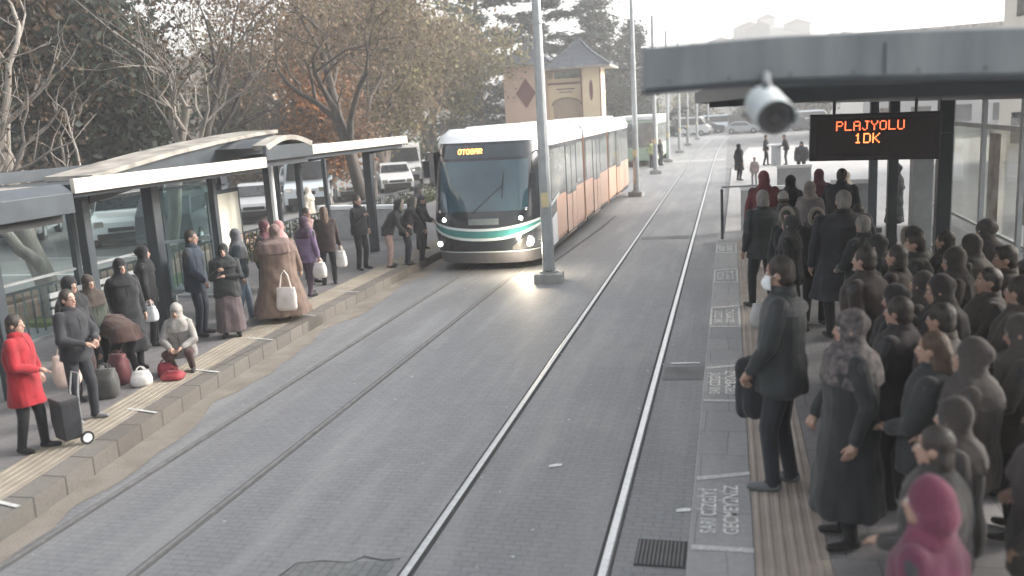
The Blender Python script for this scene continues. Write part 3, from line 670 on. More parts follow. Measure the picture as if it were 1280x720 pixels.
# cctv
M_cam=mat('cctv_white',(.33,.37,.38),rough=.45,rgb2=(.42,.46,.47),scale=4)
cc=empty('security_camera',(.150,3.35,3.478));cc.scale=(.97,.97,.97);tag(cc,'pale grey cylindrical security camera hanging under the canopy end','camera')
ax=Vector((.11,-.96,-.19)).normalized()
def along(t,dz=0): p=ax*t; return (p.x,p.y,p.z+dz)
mb=MB();mb.tube([along(-.22),along(-.215),along(-.14),along(.06),along(.065)],[.045,.06,.066,.066,.062],n=28);mb.build('housing',M_cam,cc,smooth=False,bevel=.003)
mb=MB()
n=24;rr=[]
for t in (-.2,.0,.11):
    rg=[];p=Vector(along(t));u=ax.cross(Vector((0,0,1))).normalized();v=u.cross(ax)
    for k in range(n+1):
        a=math.pi*(-.12+1.24*k/n);rg.append(p+(u*math.cos(a)+v*math.sin(a))*.074)
    for k in range(n,-1,-1):
        a=math.pi*(-.12+1.24*k/n);rg.append(p+(u*math.cos(a)+v*math.sin(a))*.070)
    rr.append(rg)
mb.rings(rr);mb.build('sun_hood',M_cam,cc)
mb=MB();mb.tube([along(.066),along(.073)],[.056,.056],n=24);o=mb.build('lens_face',mat('lens_grey',(.06,.062,.065),rough=.15),cc)
mb=MB();mb.tube([along(.0735),along(.08)],[.03,.026],n=20);mb.build('lens',mat('lens_black',(.01,.012,.015),rough=.05,spec=1),o)
mb=MB();mb.tube([along(.065),along(.078)],[.064,.060],n=28,cap=False);mb.build('lens_ring',M_dark,cc)
mb=MB();mb.tube([along(-.12,.06),along(-.13,.08),(-.01,.34,.15),(0.0,.74,.16)],[.018,.018,.02,.02],n=10);mb.box(-.05,.05,.70,.76,.10,.2);mb.build('bracket',M_dark,cc)
mb=MB();mb.tube([along(-.20,-.02),(-.10,.28,.0),(-.06,.5,-.03),(-.02,.70,.10)],[.006]*4,n=5);mb.build('cable',M_darkr,cc)
for x in (.62,1.62,2.62,3.62): Bc('panel_joint',M_dark,lambda m:m.box(x-.004,x+.004,3.974,3.982,3.62-.028*(x-.2),3.75-.040*(x-.2)))
for i_,x in enumerate([-.25+k*.25 for k in range(16)]): Bc('bolt',M_dark,lambda m:m.tube([(x,3.972,3.632-.028*max(0,x-.2)),(x,3.981,3.632-.028*max(0,x-.2))],.006,n=8))
# barriers and ticket walls at the end of the right platform
def lowwall(x0,x1,y,z0,z1,lb,rz=0):
    r_=empty('barrier_wall',((x0+x1)/2,y,z0));tag(r_,lb,'barrier','white capped barrier walls');hw=(x1-x0)/2
    mb=MB();mb.box(-hw,hw,-.06,.06,0,z1-z0-.1);mb.build('panel',mat('barrier_grey',(.34,.35,.36),rough=.6,rgb2=(.42,.43,.44)),r_)
    mb=MB();mb.box(-hw-.02,hw+.02,-.1,.1,z1-z0-.097,z1-z0);mb.build('cap',M_white,r_,bevel=.01);return r_
lowwall(2.35,3.3,22.3,.2,1.62,'grey barrier wall with a white cap left of the sign post')
lowwall(1.5,2.55,30,.02,1.5,'white capped barrier wall behind the waiting crowd, seen over their heads')
lowwall(.3,1.7,25.5,.02,1.25,'lower white capped barrier behind the woman in the red hood')
gt=empty('safety_barrier',(-.2,21.3,ZR));tag(gt,'slim dark metal barrier with a top rail at the end of the right platform edge','barrier')
mb=MB();mb.tube([(0.02,0,0),(0.02,0,1.18)],[.035,.035],n=8);mb.build('post',M_dark,gt)
mb=MB();mb.tube([(0.02,.3,1.2),(.9,.45,1.2)],[.022,.022],n=6);mb.tube([(0.02,0.02,1.16),(0.02,.3,1.2)],[.02,.02],n=6);mb.tube([(.9,.45,0),(.9,.45,1.2)],[.025,.025],n=6);mb.build('top_rail',M_gal,gt)
# small standing desk on the plaza
tb=empty('standing_desk',(2.55,52.2,.02));tag(tb,'small white topped desk between two people on the plaza','desk')
mb=MB();mb.box(-.5,.5,-.3,.3,1.1,1.18);mb.build('top',M_white,tb);mb=MB();mb.box(-.25,.25,-.2,.2,0,1.1);mb.build('stand',M_gal,tb)
# ------------------------------------------------------------------ people
M_skin=mat('skin',(.33,.205,.155),rough=.55,rgb2=(.42,.27,.21),scale=14)
M_eye=mat('eye_white',(.6,.58,.55),rough=.3,var=.02); M_pup=mat('pupil',(.02,.015,.012),rough=.2,var=0); M_lip=mat('lip',(.34,.13,.11),rough=.5)
M_hair=mat('hair_dark',(.018,.013,.011),rough=.55,rgb2=(.045,.034,.028),scale=30,stretch=(1,1,.15),bump=.6,bscale=90)
M_hairg=mat('hair_grey',(.14,.13,.12),rough=.6,rgb2=(.30,.28,.26),scale=30,stretch=(1,1,.15),bump=.6,bscale=90)
M_hairb=mat('hair_brown',(.05,.028,.017),rough=.55,rgb2=(.10,.06,.04),scale=30,stretch=(1,1,.15),bump=.6,bscale=90)
def cloth(name,rgb,v=.22,rough=.85):
    return mat('cloth_'+name,tuple(c*(1-v) for c in rgb),rough=rough,rgb2=tuple(min(1,c*(1+v)) for c in rgb),scale=7,bump=.22,bscale=26,sheen=.15,spec=.3)
_cache={}
def remesh(mb,voxel,smooth=3,folds=0.,seed=0,fdir=None):
    me=bpy.data.meshes.new('t');me.from_pydata(mb.v,[],mb.f)
    import bmesh
    bm=bmesh.new();bm.from_mesh(me);bmesh.ops.recalc_face_normals(bm,faces=bm.faces);bm.to_mesh(me);bm.free()
    ob=bpy.data.objects.new('t',me);col.objects.link(ob)
    r=ob.modifiers.new('r','REMESH');r.mode='VOXEL';r.voxel_size=voxel;r.adaptivity=0
    s=ob.modifiers.new('s','SMOOTH');s.factor=.5;s.iterations=smooth
    dg=bpy.context.evaluated_depsgraph_get();out=bpy.data.meshes.new_from_object(ob.evaluated_get(dg))
    bpy.data.objects.remove(ob);bpy.data.meshes.remove(me)
    if folds:
        n=len(out.vertices);V=np.empty(n*3,np.float32);out.vertices.foreach_get('co',V);V=V.reshape(-1,3)
        Nn=np.empty(n*3,np.float32);out.vertex_normals.foreach_get('vector',Nn);Nn=Nn.reshape(-1,3)
        rg=np.random.RandomState(seed);D=np.zeros(n)
        for k in range(9):
            dv=rg.normal(size=3);dv[2]*=.55
            dv/=np.linalg.norm(dv);fr=rg.uniform(14,46);D+=np.sin(V@dv*fr+rg.uniform(0,6.28)+1.6*np.sin(V[:,2]*rg.uniform(4,11)+rg.uniform(0,6)))/ (1+fr/22)
        lo=V[:,2].min();hi=V[:,2].max();wz=.55+.45*(1-(V[:,2]-lo)/(hi-lo+1e-6))
        V=V+Nn*(D*folds*.42*wz)[:,None];out.vertices.foreach_set('co',V.astype(np.float32).ravel());out.update()
    return out
def cap(mb,a,b,ra,rb,n=10,mi=0):
    a=Vector(a);b=Vector(b);dd=(b-a);L_=dd.length
    if L_<1e-5: mb.ell(a,(ra,ra,ra),mi);return
    dd/=L_;pts=[];rad=[]
    for t in (-1,-.8,-.45): pts.append(a+dd*ra*t);rad.append(ra*math.sqrt(max(0.01,1-t*t)))
    for k in range(0,4): t=k/3;pts.append(a.lerp(b,t));rad.append(ra+(rb-ra)*t)
    for t in (.45,.8,1): pts.append(b+dd*rb*t);rad.append(rb*math.sqrt(max(0.01,1-t*t)))
    mb.tube(pts,rad,n=n,mi=mi)
def ik(a,c,l1,l2,hint):
    a=Vector(a);c=Vector(c);dv=c-a;D=dv.length
    if D>(l1+l2)*.995: c=a+dv*((l1+l2)*.995/D);dv=c-a;D=dv.length
    u=dv/D;x=(l1*l1-l2*l2+D*D)/(2*D);hh=math.sqrt(max(0,l1*l1-x*x))
    hv=Vector(hint);hv-=u*hv.dot(u);hv.normalize();return a+u*x+hv*hh,c
ARMS={ # wrist target relative to shoulder, elbow hint, palm dir
 'down':((.07,.03,-.52),(.3,-1,0)),'bag':((.09,.04,-.54),(.2,-1,0)),'pocket':((.02,.10,-.45),(1,-.6,0)),
 'front':((-.10,.26,-.34),(.8,-.4,-.4)),'fold':((-.22,.17,-.24),(.9,.1,-.8)),'phone':((-.12,.24,-.12),(.4,-.2,-1)),
 'ear':((.02,.10,.12),(.6,.3,-1)),'reach':((.02,.40,-.30),(.5,-.3,-1)),'low':((-.03,.20,-.48),(.6,-.4,0)),'back':((.05,-.10,-.50),(.4,-1,0)),'out':((.16,.30,-.36),(.6,-.4,-.6))}
def person(label,x,y,head,H=1.68,coat=('jacket',(.03,.03,.035)),legs=(.03,.03,.04),shoes=(.02,.02,.02),headw='short',hairm=None,arms=('down','down'),
           lean=0.,stance=(.13,.0),w=1.,z=.28,det=1,hips=None,skirt=None,scarf=None,look=0.,group=None,nod=0.,step=0.,seed=None,extra=None,drop=0.):
    """local frame: faces +Y, right is +X. head = compass direction faced in degrees (0 away from camera down the track, 90 towards +X)"""
    if z==.28: z=ZL;x*=1.03;y*=1.03
    sd_=seed if seed is not None else hash(label)%9999 if False else sum(ord(c)*(i+1) for i,c in enumerate(label))%9973
    r_=random.Random(sd_);k=H/1.75
    vox={0:.026,1:.0165,2:.0115,3:.0085}[det]
    hz=(.93 if hips is None else hips)
    hip=Vector((0,0,hz));la=R(lean)
    upv=Vector((0,math.sin(la),math.cos(la)));sh=hip+upv*.50;fwd=Vector((0,math.cos(la),-math.sin(la)))
    neck=sh+upv*.05;la2=la*.55+R(nod);hup=Vector((0,math.sin(la2),math.cos(la2)));hc=neck+hup*.145+Vector((0,.02,0))
    rot=Matrix.Rotation(-la2,3,'X')@Matrix.Rotation(R(look),3,'Z') if True else None
    body=MB();prims=[]
    def c_(a,b,ra,rb,mi): cap(body,a,b,ra,rb);prims.append((Vector(a),Vector(b),(ra+rb)/2,mi))
    def e_(c,r,mi,rt=None): body.ell(c,r,rot=rt);prims.append((Vector(c),Vector(c),sum(r)/3,mi))
    SK,TR,SH,TP=0,1,2,3
    # head
    e_(hc+rot@Vector((0,-.012,.022)),(.078,.096,.098),SK,rot);e_(hc+rot@Vector((0,.022,-.05)),(.058,.066,.075),SK,rot)
    e_(hc+rot@Vector((0,.062,-.095)),(.026,.022,.02),SK,rot)
    c_(hc+rot@Vector((0,.083,.01)),hc+rot@Vector((0,.100,-.028)),.010,.0145,SK)
    for s in (-1,1): e_(hc+rot@Vector((s*.080,-.006,-.012)),(.012,.022,.034),SK,rot)
    c_(neck-upv*.05,hc-hup*.06,.056,.052,SK)
    # torso
    for s in (-1,1):
        c_(hip+upv*.12+Vector((s*.07*w,0,0)),sh-upv*.10+Vector((s*.10*w,0,0)),.105*w,.112*w,TP)
        c_(sh-upv*.02,sh+Vector((s*.165*w,0,-.015)),.065,.062,TP)
    e_(hip,(.165*w,.115*w,.12),TR)
    # legs
    feet=[]
    for s,i in ((-1,0),(1,1)):
        st=(stance[0]*s*.9, stance[1]+(step if i==0 else -step));foot=Vector((st[0],st[1],.085))
        hj=hip+Vector((s*.09*w,0,-.04));kn,ft=ik(hj,foot,.412,.402,(s*.25,1,0))
        c_(hj,kn,.098*w,.072,TR);c_(kn,ft,.070,.054,TR);c_(ft+Vector((0,-.03,-.035)),ft+Vector((s*.02,.06,-.045)),.042,.04,SH);c_(ft+Vector((s*.02,.06,-.045)),ft+Vector((s*.035,.155,-.052)),.04,.031,SH)
        feet.append(ft)
    # arms
    wr=[];elb=[];sj=[]
    for s,i in ((-1,0),(1,1)):
        t,hn=ARMS[arms[i]] if isinstance(arms[i],str) else arms[i]
        a=sh+Vector((s*.195*w,0,-.02));tv=Vector((t[0]*s,t[1],t[2]))
        tv=Vector((tv.x, tv.y*math.cos(la)+(-tv.z)*math.sin(la)*(.55 if lean<30 else .1),tv.z*(1 if lean<30 else .95)))
        e,wv=ik(a,a+tv,.285,.265,(hn[0]*s,hn[1],hn[2]))
        c_(a,e,.052,.04,TP);c_(e,wv,.04,.028,TP if coat else SK);c_(e.lerp(wv,.8),wv,.028,.026,SK)
        wr.append(wv);elb.append(e);sj.append(a)
        dv=(wv-e).normalized();sidev=dv.cross(Vector((0,0,1)) if abs(dv.z)<.9 else Vector((1,0,0))).normalized();nrm=sidev.cross(dv)
        if abs(dv.z)>=.9:  # arm hangs: palm faces the thigh, fingers in a fore-aft row
            nrm=Vector((-s,0,0));sidev=Vector((0,1,0))
        c_(wv,wv+dv*.05,.026,.034,SK);
        for q in (-1,1): c_(wv+dv*.03+sidev*q*.014,wv+dv*.085+sidev*q*.026,.021,.018,SK)
    mesh=remesh(body,vox,2)
    for m in (M_skin,cloth('trouser_%02d%02d%02d'%tuple(int(c*99) for c in legs),legs),cloth('shoe_%02d%02d%02d'%tuple(int(c*99) for c in shoes),shoes,rough=.5),cloth('under',(.05,.05,.055))): mesh.materials.append(m)
    n=len(mesh.polygons);C_=np.empty(n*3,np.float32);mesh.polygons.foreach_get('center',C_);C_=C_.reshape(-1,3)
    best=np.full(n,1e9);mi=np.zeros(n,np.int32)
    for a,b,rr,m_ in prims:
        a=np.array(a);b=np.array(b);ab=b-a;L2=ab@ab
        t=np.clip((C_-a)@ab/L2,0,1) if L2>1e-9 else np.zeros(n)
        dd=np.linalg.norm(C_-(a+t[:,None]*ab),axis=1)-rr
        q=dd<best;best[q]=dd[q];mi[q]=m_
    mesh.polygons.foreach_set('material_index',mi);mesh.polygons.foreach_set('use_smooth',np.ones(n,bool))
    # fingers and eyes are joined into the same mesh
    ex=MB()
    for i,s in ((0,-1),(1,1)):
        e,wv=elb[i],wr[i];dv=(wv-e).normalized();
        if abs(dv.z)>=.9: nrm=Vector((-s,0,0));sidev=Vector((0,1,0))
        else: sidev=dv.cross(Vector((0,0,1))).normalized();nrm=sidev.cross(dv)
        grip=arms[i] in('bag','phone','reach','out','low') or not isinstance(arms[i],str)
        nrm=-nrm if (nrm.z>0 and abs(dv.z)<.9) else nrm
        for j,(o,l) in enumerate(((.032,.068),(.011,.078),(-.011,.074),(-.031,.058))):
            p=wv+dv*.082+sidev*o;b1=.9 if grip else .35;pts=[p];dd=dv.copy()
            for q in range(3):
                dd=(dd*math.cos(b1)+nrm*math.sin(b1)).normalized() if True else dd
                p=p+dd*l*(.42,.32,.26)[q];pts.append(p)
                if grip: nrm2=nrm
                nr=dd.cross(sidev);nrm_=nr if nr.dot(nrm)>0 else -nr
                b1=(1.0 if grip else .25);dd=dd
                if q<2: dd=(dd*math.cos(b1*.5)+nrm_*math.sin(b1*.5)).normalized();b1=0.
            ex.tube(pts,[.0095,.009,.008,.006],n=6)
        p=wv+dv*.03+sidev*.028;ex.tube([p,p+sidev*.022+dv*.028+nrm*.01,p+sidev*.028+dv*.055+nrm*.02],[.0115,.010,.007],n=6)
    nf=len(ex.f)
    if det>=1:
        for s in (-1,1):
            ex.ell(hc+rot@Vector((s*.031,.073,.012)),(.0145,.010,.0095),1,8,6,rot);ex.ell(hc+rot@Vector((s*.031,.0815,.012)),(.0065,.004,.0068),2,8,6,rot)
            ex.tube([hc+rot@Vector((s*.014,.088,.034)),hc+rot@Vector((s*.034,.086,.039)),hc+rot@Vector((s*.052,.070,.032))],[.004,.005,.003],n=5,mi=3)
        ex.ell(hc+rot@Vector((0,.084,-.062)),(.024,.009,.0085),4,10,6,rot)
    em=bpy.data.meshes.new('e');em.from_pydata(ex.v,[],ex.f);em.polygons.foreach_set('material_index',ex.m)
    import bmesh
    bm=bmesh.new();bm.from_mesh(mesh);nb=len(bm.faces)
    b2=bmesh.new();b2.from_mesh(em)
    em_v=[bm.verts.new(v.co) for v in b2.verts]
    for fc in b2.faces:
        nfc=bm.faces.new([em_v[v.index] for v in fc.verts]);nfc.material_index={0:0,1:4,2:5,3:6,4:7}[fc.material_index];nfc.smooth=True
    bm.to_mesh(mesh);bm.free();b2.free();bpy.data.meshes.remove(em)
    for m in (M_eye,M_pup,hairm or M_hair,M_lip): mesh.materials.append(m)
    mesh.name='person'
    o=bpy.data.objects.new('person',mesh);col.objects.link(o);o.location=(x,y,z-drop);o.rotation_euler=(0,0,-R(head));o.scale=(k,k,k)
    tag(o,label,'person',group)
    def child(mb,name,m,folds=0.,sm=3,v=None):
        me=remesh(mb,v or vox*1.05,sm,folds,sd_) if name not in('face_mask','glasses') else None
        me.materials.append(m);me.polygons.foreach_set('use_smooth',np.ones(len(me.polygons),bool));me.name=name
        c=bpy.data.objects.new(name,me);col.objects.link(c);c.parent=o;return c
    def ring(c,rx,ry,u=None,n=20,sq=2.3,fl=0.,ph=0.):
        """superellipse ring, normal along u (default z)"""
        out=[];u=Vector((0,0,1)) if u is None else u
        fy_=Vector((0,1,0));fy_=(fy_-u*fy_.dot(u)).normalized();fx_=fy_.cross(u).normalized()
        for j in range(n):
            a=2*math.pi*j/n;ca,sa=math.cos(a),math.sin(a)
            rr=(abs(ca)**sq+abs(sa)**sq)**(-1/sq)*(1+fl*math.sin(5*a+ph)+fl*.6*math.sin(8*a+ph*2))
            out.append(c+fx_*rx*rr*ca+fy_*ry*rr*sa)
        return out
    # coat
    if coat:
        kind,rgb=coat[0],coat[1];m=cloth('coat_%02d%02d%02d'%tuple(int(c*99) for c in rgb),rgb,rough=coat[2] if len(coat)>2 else .85);m_coat=m
        hem={'jacket':.84,'short':.9,'hip':.76,'thigh':.62,'knee':.50,'long':.30,'ankle':.12}[kind]
        fl={'jacket':1.,'short':1.,'hip':1.05,'thigh':1.15,'knee':1.2,'long':1.4,'ankle':1.7}[kind]
        cm=MB();mid=(feet[0]+feet[1])/2;rs=[]
        if lean>30 or hips is not None: hem=max(.06,min(hem,hz-.10)) if kind in('long','ankle') else hz-.12
        rs.append(ring(sh+upv*.075,.062*w,.068*w,upv));rs.append(ring(sh+upv*.045,.11*w,.085*w,upv));rs.append(ring(sh+upv*.0,.185*w,.115*w,upv))
        rs.append(ring(sh-upv*.08,.222*w,.15*w,upv));rs.append(ring(sh-upv*.2,.216*w,.158*w,upv));rs.append(ring(hip+upv*.14,.205*w,.152*w,upv))
        rs.append(ring(hip+upv*.02,.215*w,.168*w,(upv+Vector((0,0,1))).normalized()))
        steps=max(1,int((hz-hem)/.1));base=Vector((0,0,hz))
        for j in range(1,steps+1):
            t=j/steps;zz=hz+(hem-hz)*t;tt=(hz-zz)/(hz-.05)
            c=base.lerp(Vector((mid.x,mid.y+.02,0)),tt);c.z=zz
            wx=.205*w*(1+(fl-1)*t);rs.append(ring(c,max(wx,.205*w+ (stance[0]-.1)*tt),.16*w*(1+(fl-1)*t)+abs(step)*tt*.6,fl=.035*t*(fl>1.1),ph=sd_))
        # open hem: inner lining going back up
        last=rs[-1];cc_=sum((Vector(p) for p in last),Vector())/len(last)
        cm.rings(rs)
        for i,s in ((0,-1),(1,1)):
            cap(cm,sj[i]+Vector((-s*.03,0,.0)),elb[i],.078 if det else .075,.062);cap(cm,elb[i],elb[i].lerp(wr[i],.93),.061,.048)
        # collar
        if len(coat)>3 and coat[3]=='collar':
            cm.rings([ring(sh+upv*.04,.085,.085,upv),ring(sh+upv*.11+fwd*-.008,.078,.082,upv)])
        if len(coat)>3 and coat[3]=='furhood' or headw=='furhoodback':
            cm.ell(sh+upv*.06+fwd*-.09,(.13,.08,.07))
        if len(coat)>3 and coat[3]=='collar': child(cm,'coat',m,folds=.017)
        else: child(cm,'coat',m,folds=.019)
    if coat and det>=1 and lean<30:
        kind=coat[0];mb=MB();zt_=sh+upv*.05
        mb.tube([zt_+fwd*.082*1.0,sh-upv*.08+fwd*.150,sh-upv*.2+fwd*.158,hip+upv*.14+fwd*.150,hip+upv*.02+fwd*.166],[.004]*5,n=4);mb.build('front_seam',M_darkr,o)
    if coat and det>=1 and headw not in('hijab','hood','furhood'):
        cm=MB();n_=18;rr=[]
        for (q,dz,rx_) in ((0,.03,.100),(1,.075,.092),(2,.115,.086),(3,.11,.070),(4,.05,.070)):
            rr.append(ring(sh+upv*dz+fwd*-.004,rx_,rx_,upv,n=n_,sq=2))
        cm.rings(rr);me_=bpy.data.meshes.new('collar');me_.from_pydata(cm.v,[],cm.f);me_.materials.append(m_coat);me_.polygons.foreach_set('use_smooth',[True]*len(me_.polygons))
        c_o=bpy.data.objects.new('collar',me_);col.objects.link(c_o);c_o.parent=o
    if skirt:
        hemz,rgb=skirt;cm=MB();mid=(feet[0]+feet[1])/2;rs=[]
        for j in range(7):
            t=j/6;zz=hz+.05+(hemz-hz-.05)*t;c=Vector((mid.x*t,mid.y*t+.01,zz));rs.append(ring(c,.185*w*(1+.28*t),.15*w*(1+.35*t),fl=.05*t,ph=sd_))
        cm.rings(rs);child(cm,'skirt',cloth('skirt_%02d%02d%02d'%tuple(int(c*99) for c in rgb),rgb),folds=.012)
    def H_(v): return hc+rot@Vector(v)
    hm=hairm or M_hair
    if headw in('short','mid','long','bun','bald'):
        cm=MB()
        if headw=='bald': cm.ell(H_((0,-.034,-.005)),(.083,.085,.07),rot=rot)
        else: cm.ell(H_((0,-.022,.034)),(.089,.100,.102),rot=rot);cm.ell(H_((0,-.05,-.02)),(.078,.068,.085),rot=rot)
        if headw=='mid': cm.ell(H_((0,-.045,-.06)),(.095,.075,.11),rot=rot)
        if headw=='long':
            cap(cm,H_((0,-.06,-.02)),H_((0,-.09,-.20)),.085,.085);cap(cm,H_((-.05,-.05,-.08)),H_((-.06,-.08,-.28)),.05,.045);cap(cm,H_((.05,-.05,-.08)),H_((.06,-.08,-.28)),.05,.045);cap(cm,H_((0,-.09,-.2)),H_((0,-.11,-.34)),.075,.05)
        if headw=='bun': cm.ell(H_((0,-.11,.06)),(.05,.045,.05))
        child(cm,'hair',hm,folds=.006,sm=1)
    sc=scarf or (.03,.03,.035)
    if headw in('hijab','hood','furhood'):
        m=sc if isinstance(sc,bpy.types.Material) else cloth(('scarf_%02d%02d%02d'%tuple(int(c*99) for c in sc)),sc)
        cm=MB();cm.ell(H_((0,-.026,.028)),(.100,.112,.122),rot=rot)
        if r_.random()<.5: cm.ell(H_((0,-.10,.03)),(.06,.055,.065),rot=rot)
        if headw=='hijab':
            cm.ell(H_((0,-.020,-.055)),(.100,.098,.10),rot=rot);cm.ell(H_((0,-.03,-.12)),(.115,.10,.07),rot=rot);cm.ell(H_((0,.03,-.115)),(.062,.055,.04),rot=rot)
            dl=r_.uniform(.02,.16);cm.rings([ring(H_((0,-.015,-.09)),.095,.092,upv),ring(sh+upv*.06,.135*w,.12,upv,fl=.05,ph=sd_),ring(sh-upv*.0,.205*w,.15*w,upv,fl=.04,ph=sd_),ring(sh-upv*(.06+dl),.228*w,.178*w,upv,fl=.05,ph=1+sd_),ring(sh-upv*(.09+dl),.15*w,.165*w,upv)])
        else:
            cm.ell(H_((0,-.055,-.05)),(.105,.10,.11),rot=rot);cm.rings([ring(sh+upv*.1,.1,.1,upv),ring(sh+upv*.02,.14*w,.12,upv)])
        child(cm,'headscarf' if headw=='hijab' else 'hood',m,folds=.013,sm=2)
    if headw=='furhood' or (coat and len(coat)>3 and coat[3]=='furhood'):
        cm=MB();pts=[]
        if headw=='furhood': 
            for j in range(15):
                a=2*math.pi*j/14;pts.append(H_((.098*math.cos(a),.045,-.005+.125*math.sin(a))))
        else:
            for j in range(15):
                a=math.pi*(-.15+1.3*j/14);pts.append(sh+upv*.09+Vector((.135*math.cos(a),-.15*math.sin(a)-.0,0))+upv*.02)
        cm.tube(pts,.034,n=8)
        child(cm,'fur_trim',mat('fur_trim',(.22,.19,.16),rough=1,rgb2=(.42,.37,.32),scale=60,bump=1,bscale=150),folds=.014,sm=1)
    if headw in('beanie','cap'):
        cm=MB();cm.ell(H_((0,-.018,.04)),(.092,.104,.098),rot=rot)
        if headw=='cap': cm.ell(H_((0,.10,.055)),(.06,.065,.012),rot=rot)
        m=cloth(('hat_%02d%02d%02d'%tuple(int(c*99) for c in sc)),sc);child(cm,'hat',m,folds=.003)
        cm=MB();cm.ell(H_((0,-.04,-.01)),(.083,.075,.075),rot=rot);child(cm,'hair',hm,folds=.004,sm=1)
    if extra and 'mask' in extra:
        mb=MB();vs=[];nx,nz=10,6
        for j in range(nz+1):
            for i in range(nx+1):
                a=-1.15+2.3*i/nx;t=j/nz;zz=-.108+.105*t;rr=.075+.034*math.sin(math.pi*min(1,t*1.0+.1))*(math.cos(a)**2)
                vs.append(H_((.074*math.sin(a)*1.05,.012+rr*math.cos(a)*1.02,zz)))
        mb.add(vs,[(j*(nx+1)+i,j*(nx+1)+i+1,(j+1)*(nx+1)+i+1,(j+1)*(nx+1)+i) for j in range(nz) for i in range(nx)])
        c=mb.build('face_mask',mat('mask_white',(.74,.76,.78),rough=.8,var=.03),o,smooth=True)
        so_=c.modifiers.new('s','SOLIDIFY');so_.thickness=.004;so_.offset=1
        mb=MB()
        for s in (-1,1): mb.tube([H_((s*.070,.045,-.02)),H_((s*.088,.0,.01)),H_((s*.088,-.02,-.02))],.0022,n=4)
        mb.build('mask_loop',M_white,c)
    if extra and 'armband' in extra: pass
    if extra and 'stripe' in extra:
        # light yoke over the shoulder of the jacket
        cm=MB();cm.rings([ring(sh+upv*.012+fwd*-.02,.135*w,.10*w,upv),ring(sh-upv*.035+fwd*-.02,.207*w,.146*w,upv),ring(sh-upv*.075+fwd*-.02,.213*w,.150*w,upv)])
        child(cm,'shoulder_yoke',cloth('yoke',(.11,.11,.115)),folds=.004)
    o['_h']=1; del o['_h']
    hw=[o.matrix_basis@v for v in ()]
    M4=Matrix.Translation(o.location)@Matrix.Rotation(-R(head),4,'Z')@Matrix.Scale(k,4)
    return o,[M4@wr[0],M4@wr[1]],M4
def bag(label,pos,size,rgb,rz=0.,handle=.22,kind='bag',pattern=None,sag=.15,hold=True,name='carrier_bag',zg=.28):
    """pos = top of the handles (hand) when hold, else centre of the base"""
    sx,sy,sz=size;pos=Vector(pos);root_z=pos.z-handle-sz+ (0 if hold else 0)
    base=Vector((pos.x,pos.y,root_z if hold else pos.z))
    mb=MB();rr=[];n=20;seed=sum(map(ord,label))%77
    for j in range(9):
        t=j/8;w_=1+sag*math.sin(math.pi*min(1,t*1.15))-.12*t;ring_=[]
        for q in range(n):
            a=2*math.pi*q/n;ca,sa=math.cos(a),math.sin(a);r0=(abs(ca)**3.2+abs(sa)**3.2)**(-1/3.2)
            r1=r0*(1+.035*math.sin(3*a+seed+t*5)+.02*math.sin(7*a+t*9))
            yy=sy/2*(w_*(1.1 if j<7 else .6));ring_.append((sx/2*w_*r1*ca,yy*r1*sa,sz*t))
        if j==0: ring_=[(p[0]*.85,p[1]*.85,p[2]) for p in ring_]
        rr.append(ring_)
    mb.rings(rr);m=pattern or cloth('bag_%02d%02d%02d'%tuple(int(c*99) for c in rgb),rgb,v=.12,rough=.55)
    r_=empty(name,base,rz);tag(r_,label,kind)
    b=mb.build('bag_body',m,r_,smooth=True)
    mb=MB()
    for s in (-1,1):
        mb.tube([(-sx*.28,s*sy*.2,sz*.96),(-sx*.16,s*sy*.12,sz+handle*.7),(0,0,sz+handle),(sx*.16,s*sy*.12,sz+handle*.7),(sx*.28,s*sy*.2,sz*.96)],.007,n=5)
    mb.build('handle',m,r_)
    return r_
BK=(.014,.015,.018);NV=(.02,.028,.05);CH=(.05,.052,.058)
ZL=.20
G='people waiting on the left platform';GR='people waiting on the right platform'
# --- left platform, near to far
person('person in dark clothes cut by the left border next to the red coat',-7.98,6.95,60,1.6,('hip',BK),BK,headw='hijab',scarf=(.05,.03,.03),group=G)
o,hd,_=person('woman in a bright red coat with black leggings at the left border',-7.24,7.42,75,1.54,('thigh',(.27,.014,.022),.8,'collar'),(.015,.015,.018),headw='mid',arms=('pocket','front'),det=2,stance=(.10,0),step=.10,group=G,w=1.0)
# shopping trolley
tr=empty('shopping_trolley',(-7.17,7.85,ZL),R(-25));tr.scale=(.84,.84,.84);tag(tr,'black two wheeled shopping trolley beside the red coat','trolley')
mb=MB();mb.rings([[(-.15,-.11,.10),(.15,-.11,.10),(.15,.11,.10),(-.15,.11,.10)],[(-.17,-.13,.35),(.17,-.13,.35),(.17,.13,.35),(-.17,.13,.35)],[(-.165,-.125,.62),(.165,-.125,.62),(.165,.125,.62),(-.165,.125,.62)]]);mb.build('bag_body',cloth('trolley',(.025,.025,.03)),tr,bevel=.02)
mb=MB();mb.box(-.172,.172,-.132,.132,.60,.66);mb.build('flap',cloth('trolley2',(.04,.04,.045)),tr,bevel=.015)
mb=MB();mb.tube([(-.11,.14,.1),(-.11,.15,.7),(-.10,.20,.95),(.10,.20,.95),(.11,.15,.7),(.11,.14,.1)],.011,n=6);mb.tube([(-.2,.15,.09),(.2,.15,.09)],.01,n=6);mb.build('frame',M_gal,tr)
for s in (-1,1):
    mb=MB();mb.tube([(s*.19-.012,.15,.088),(s*.19+.012,.15,.088)],[.088,.088],n=22);wl=mb.build('wheel',M_darkr,tr)
    mb=MB();mb.tube([(s*.19-.015,.15,.088),(s*.19+.015,.15,.088)],[.06,.06],n=18);wr_=mb.build('rim',M_white,wl)
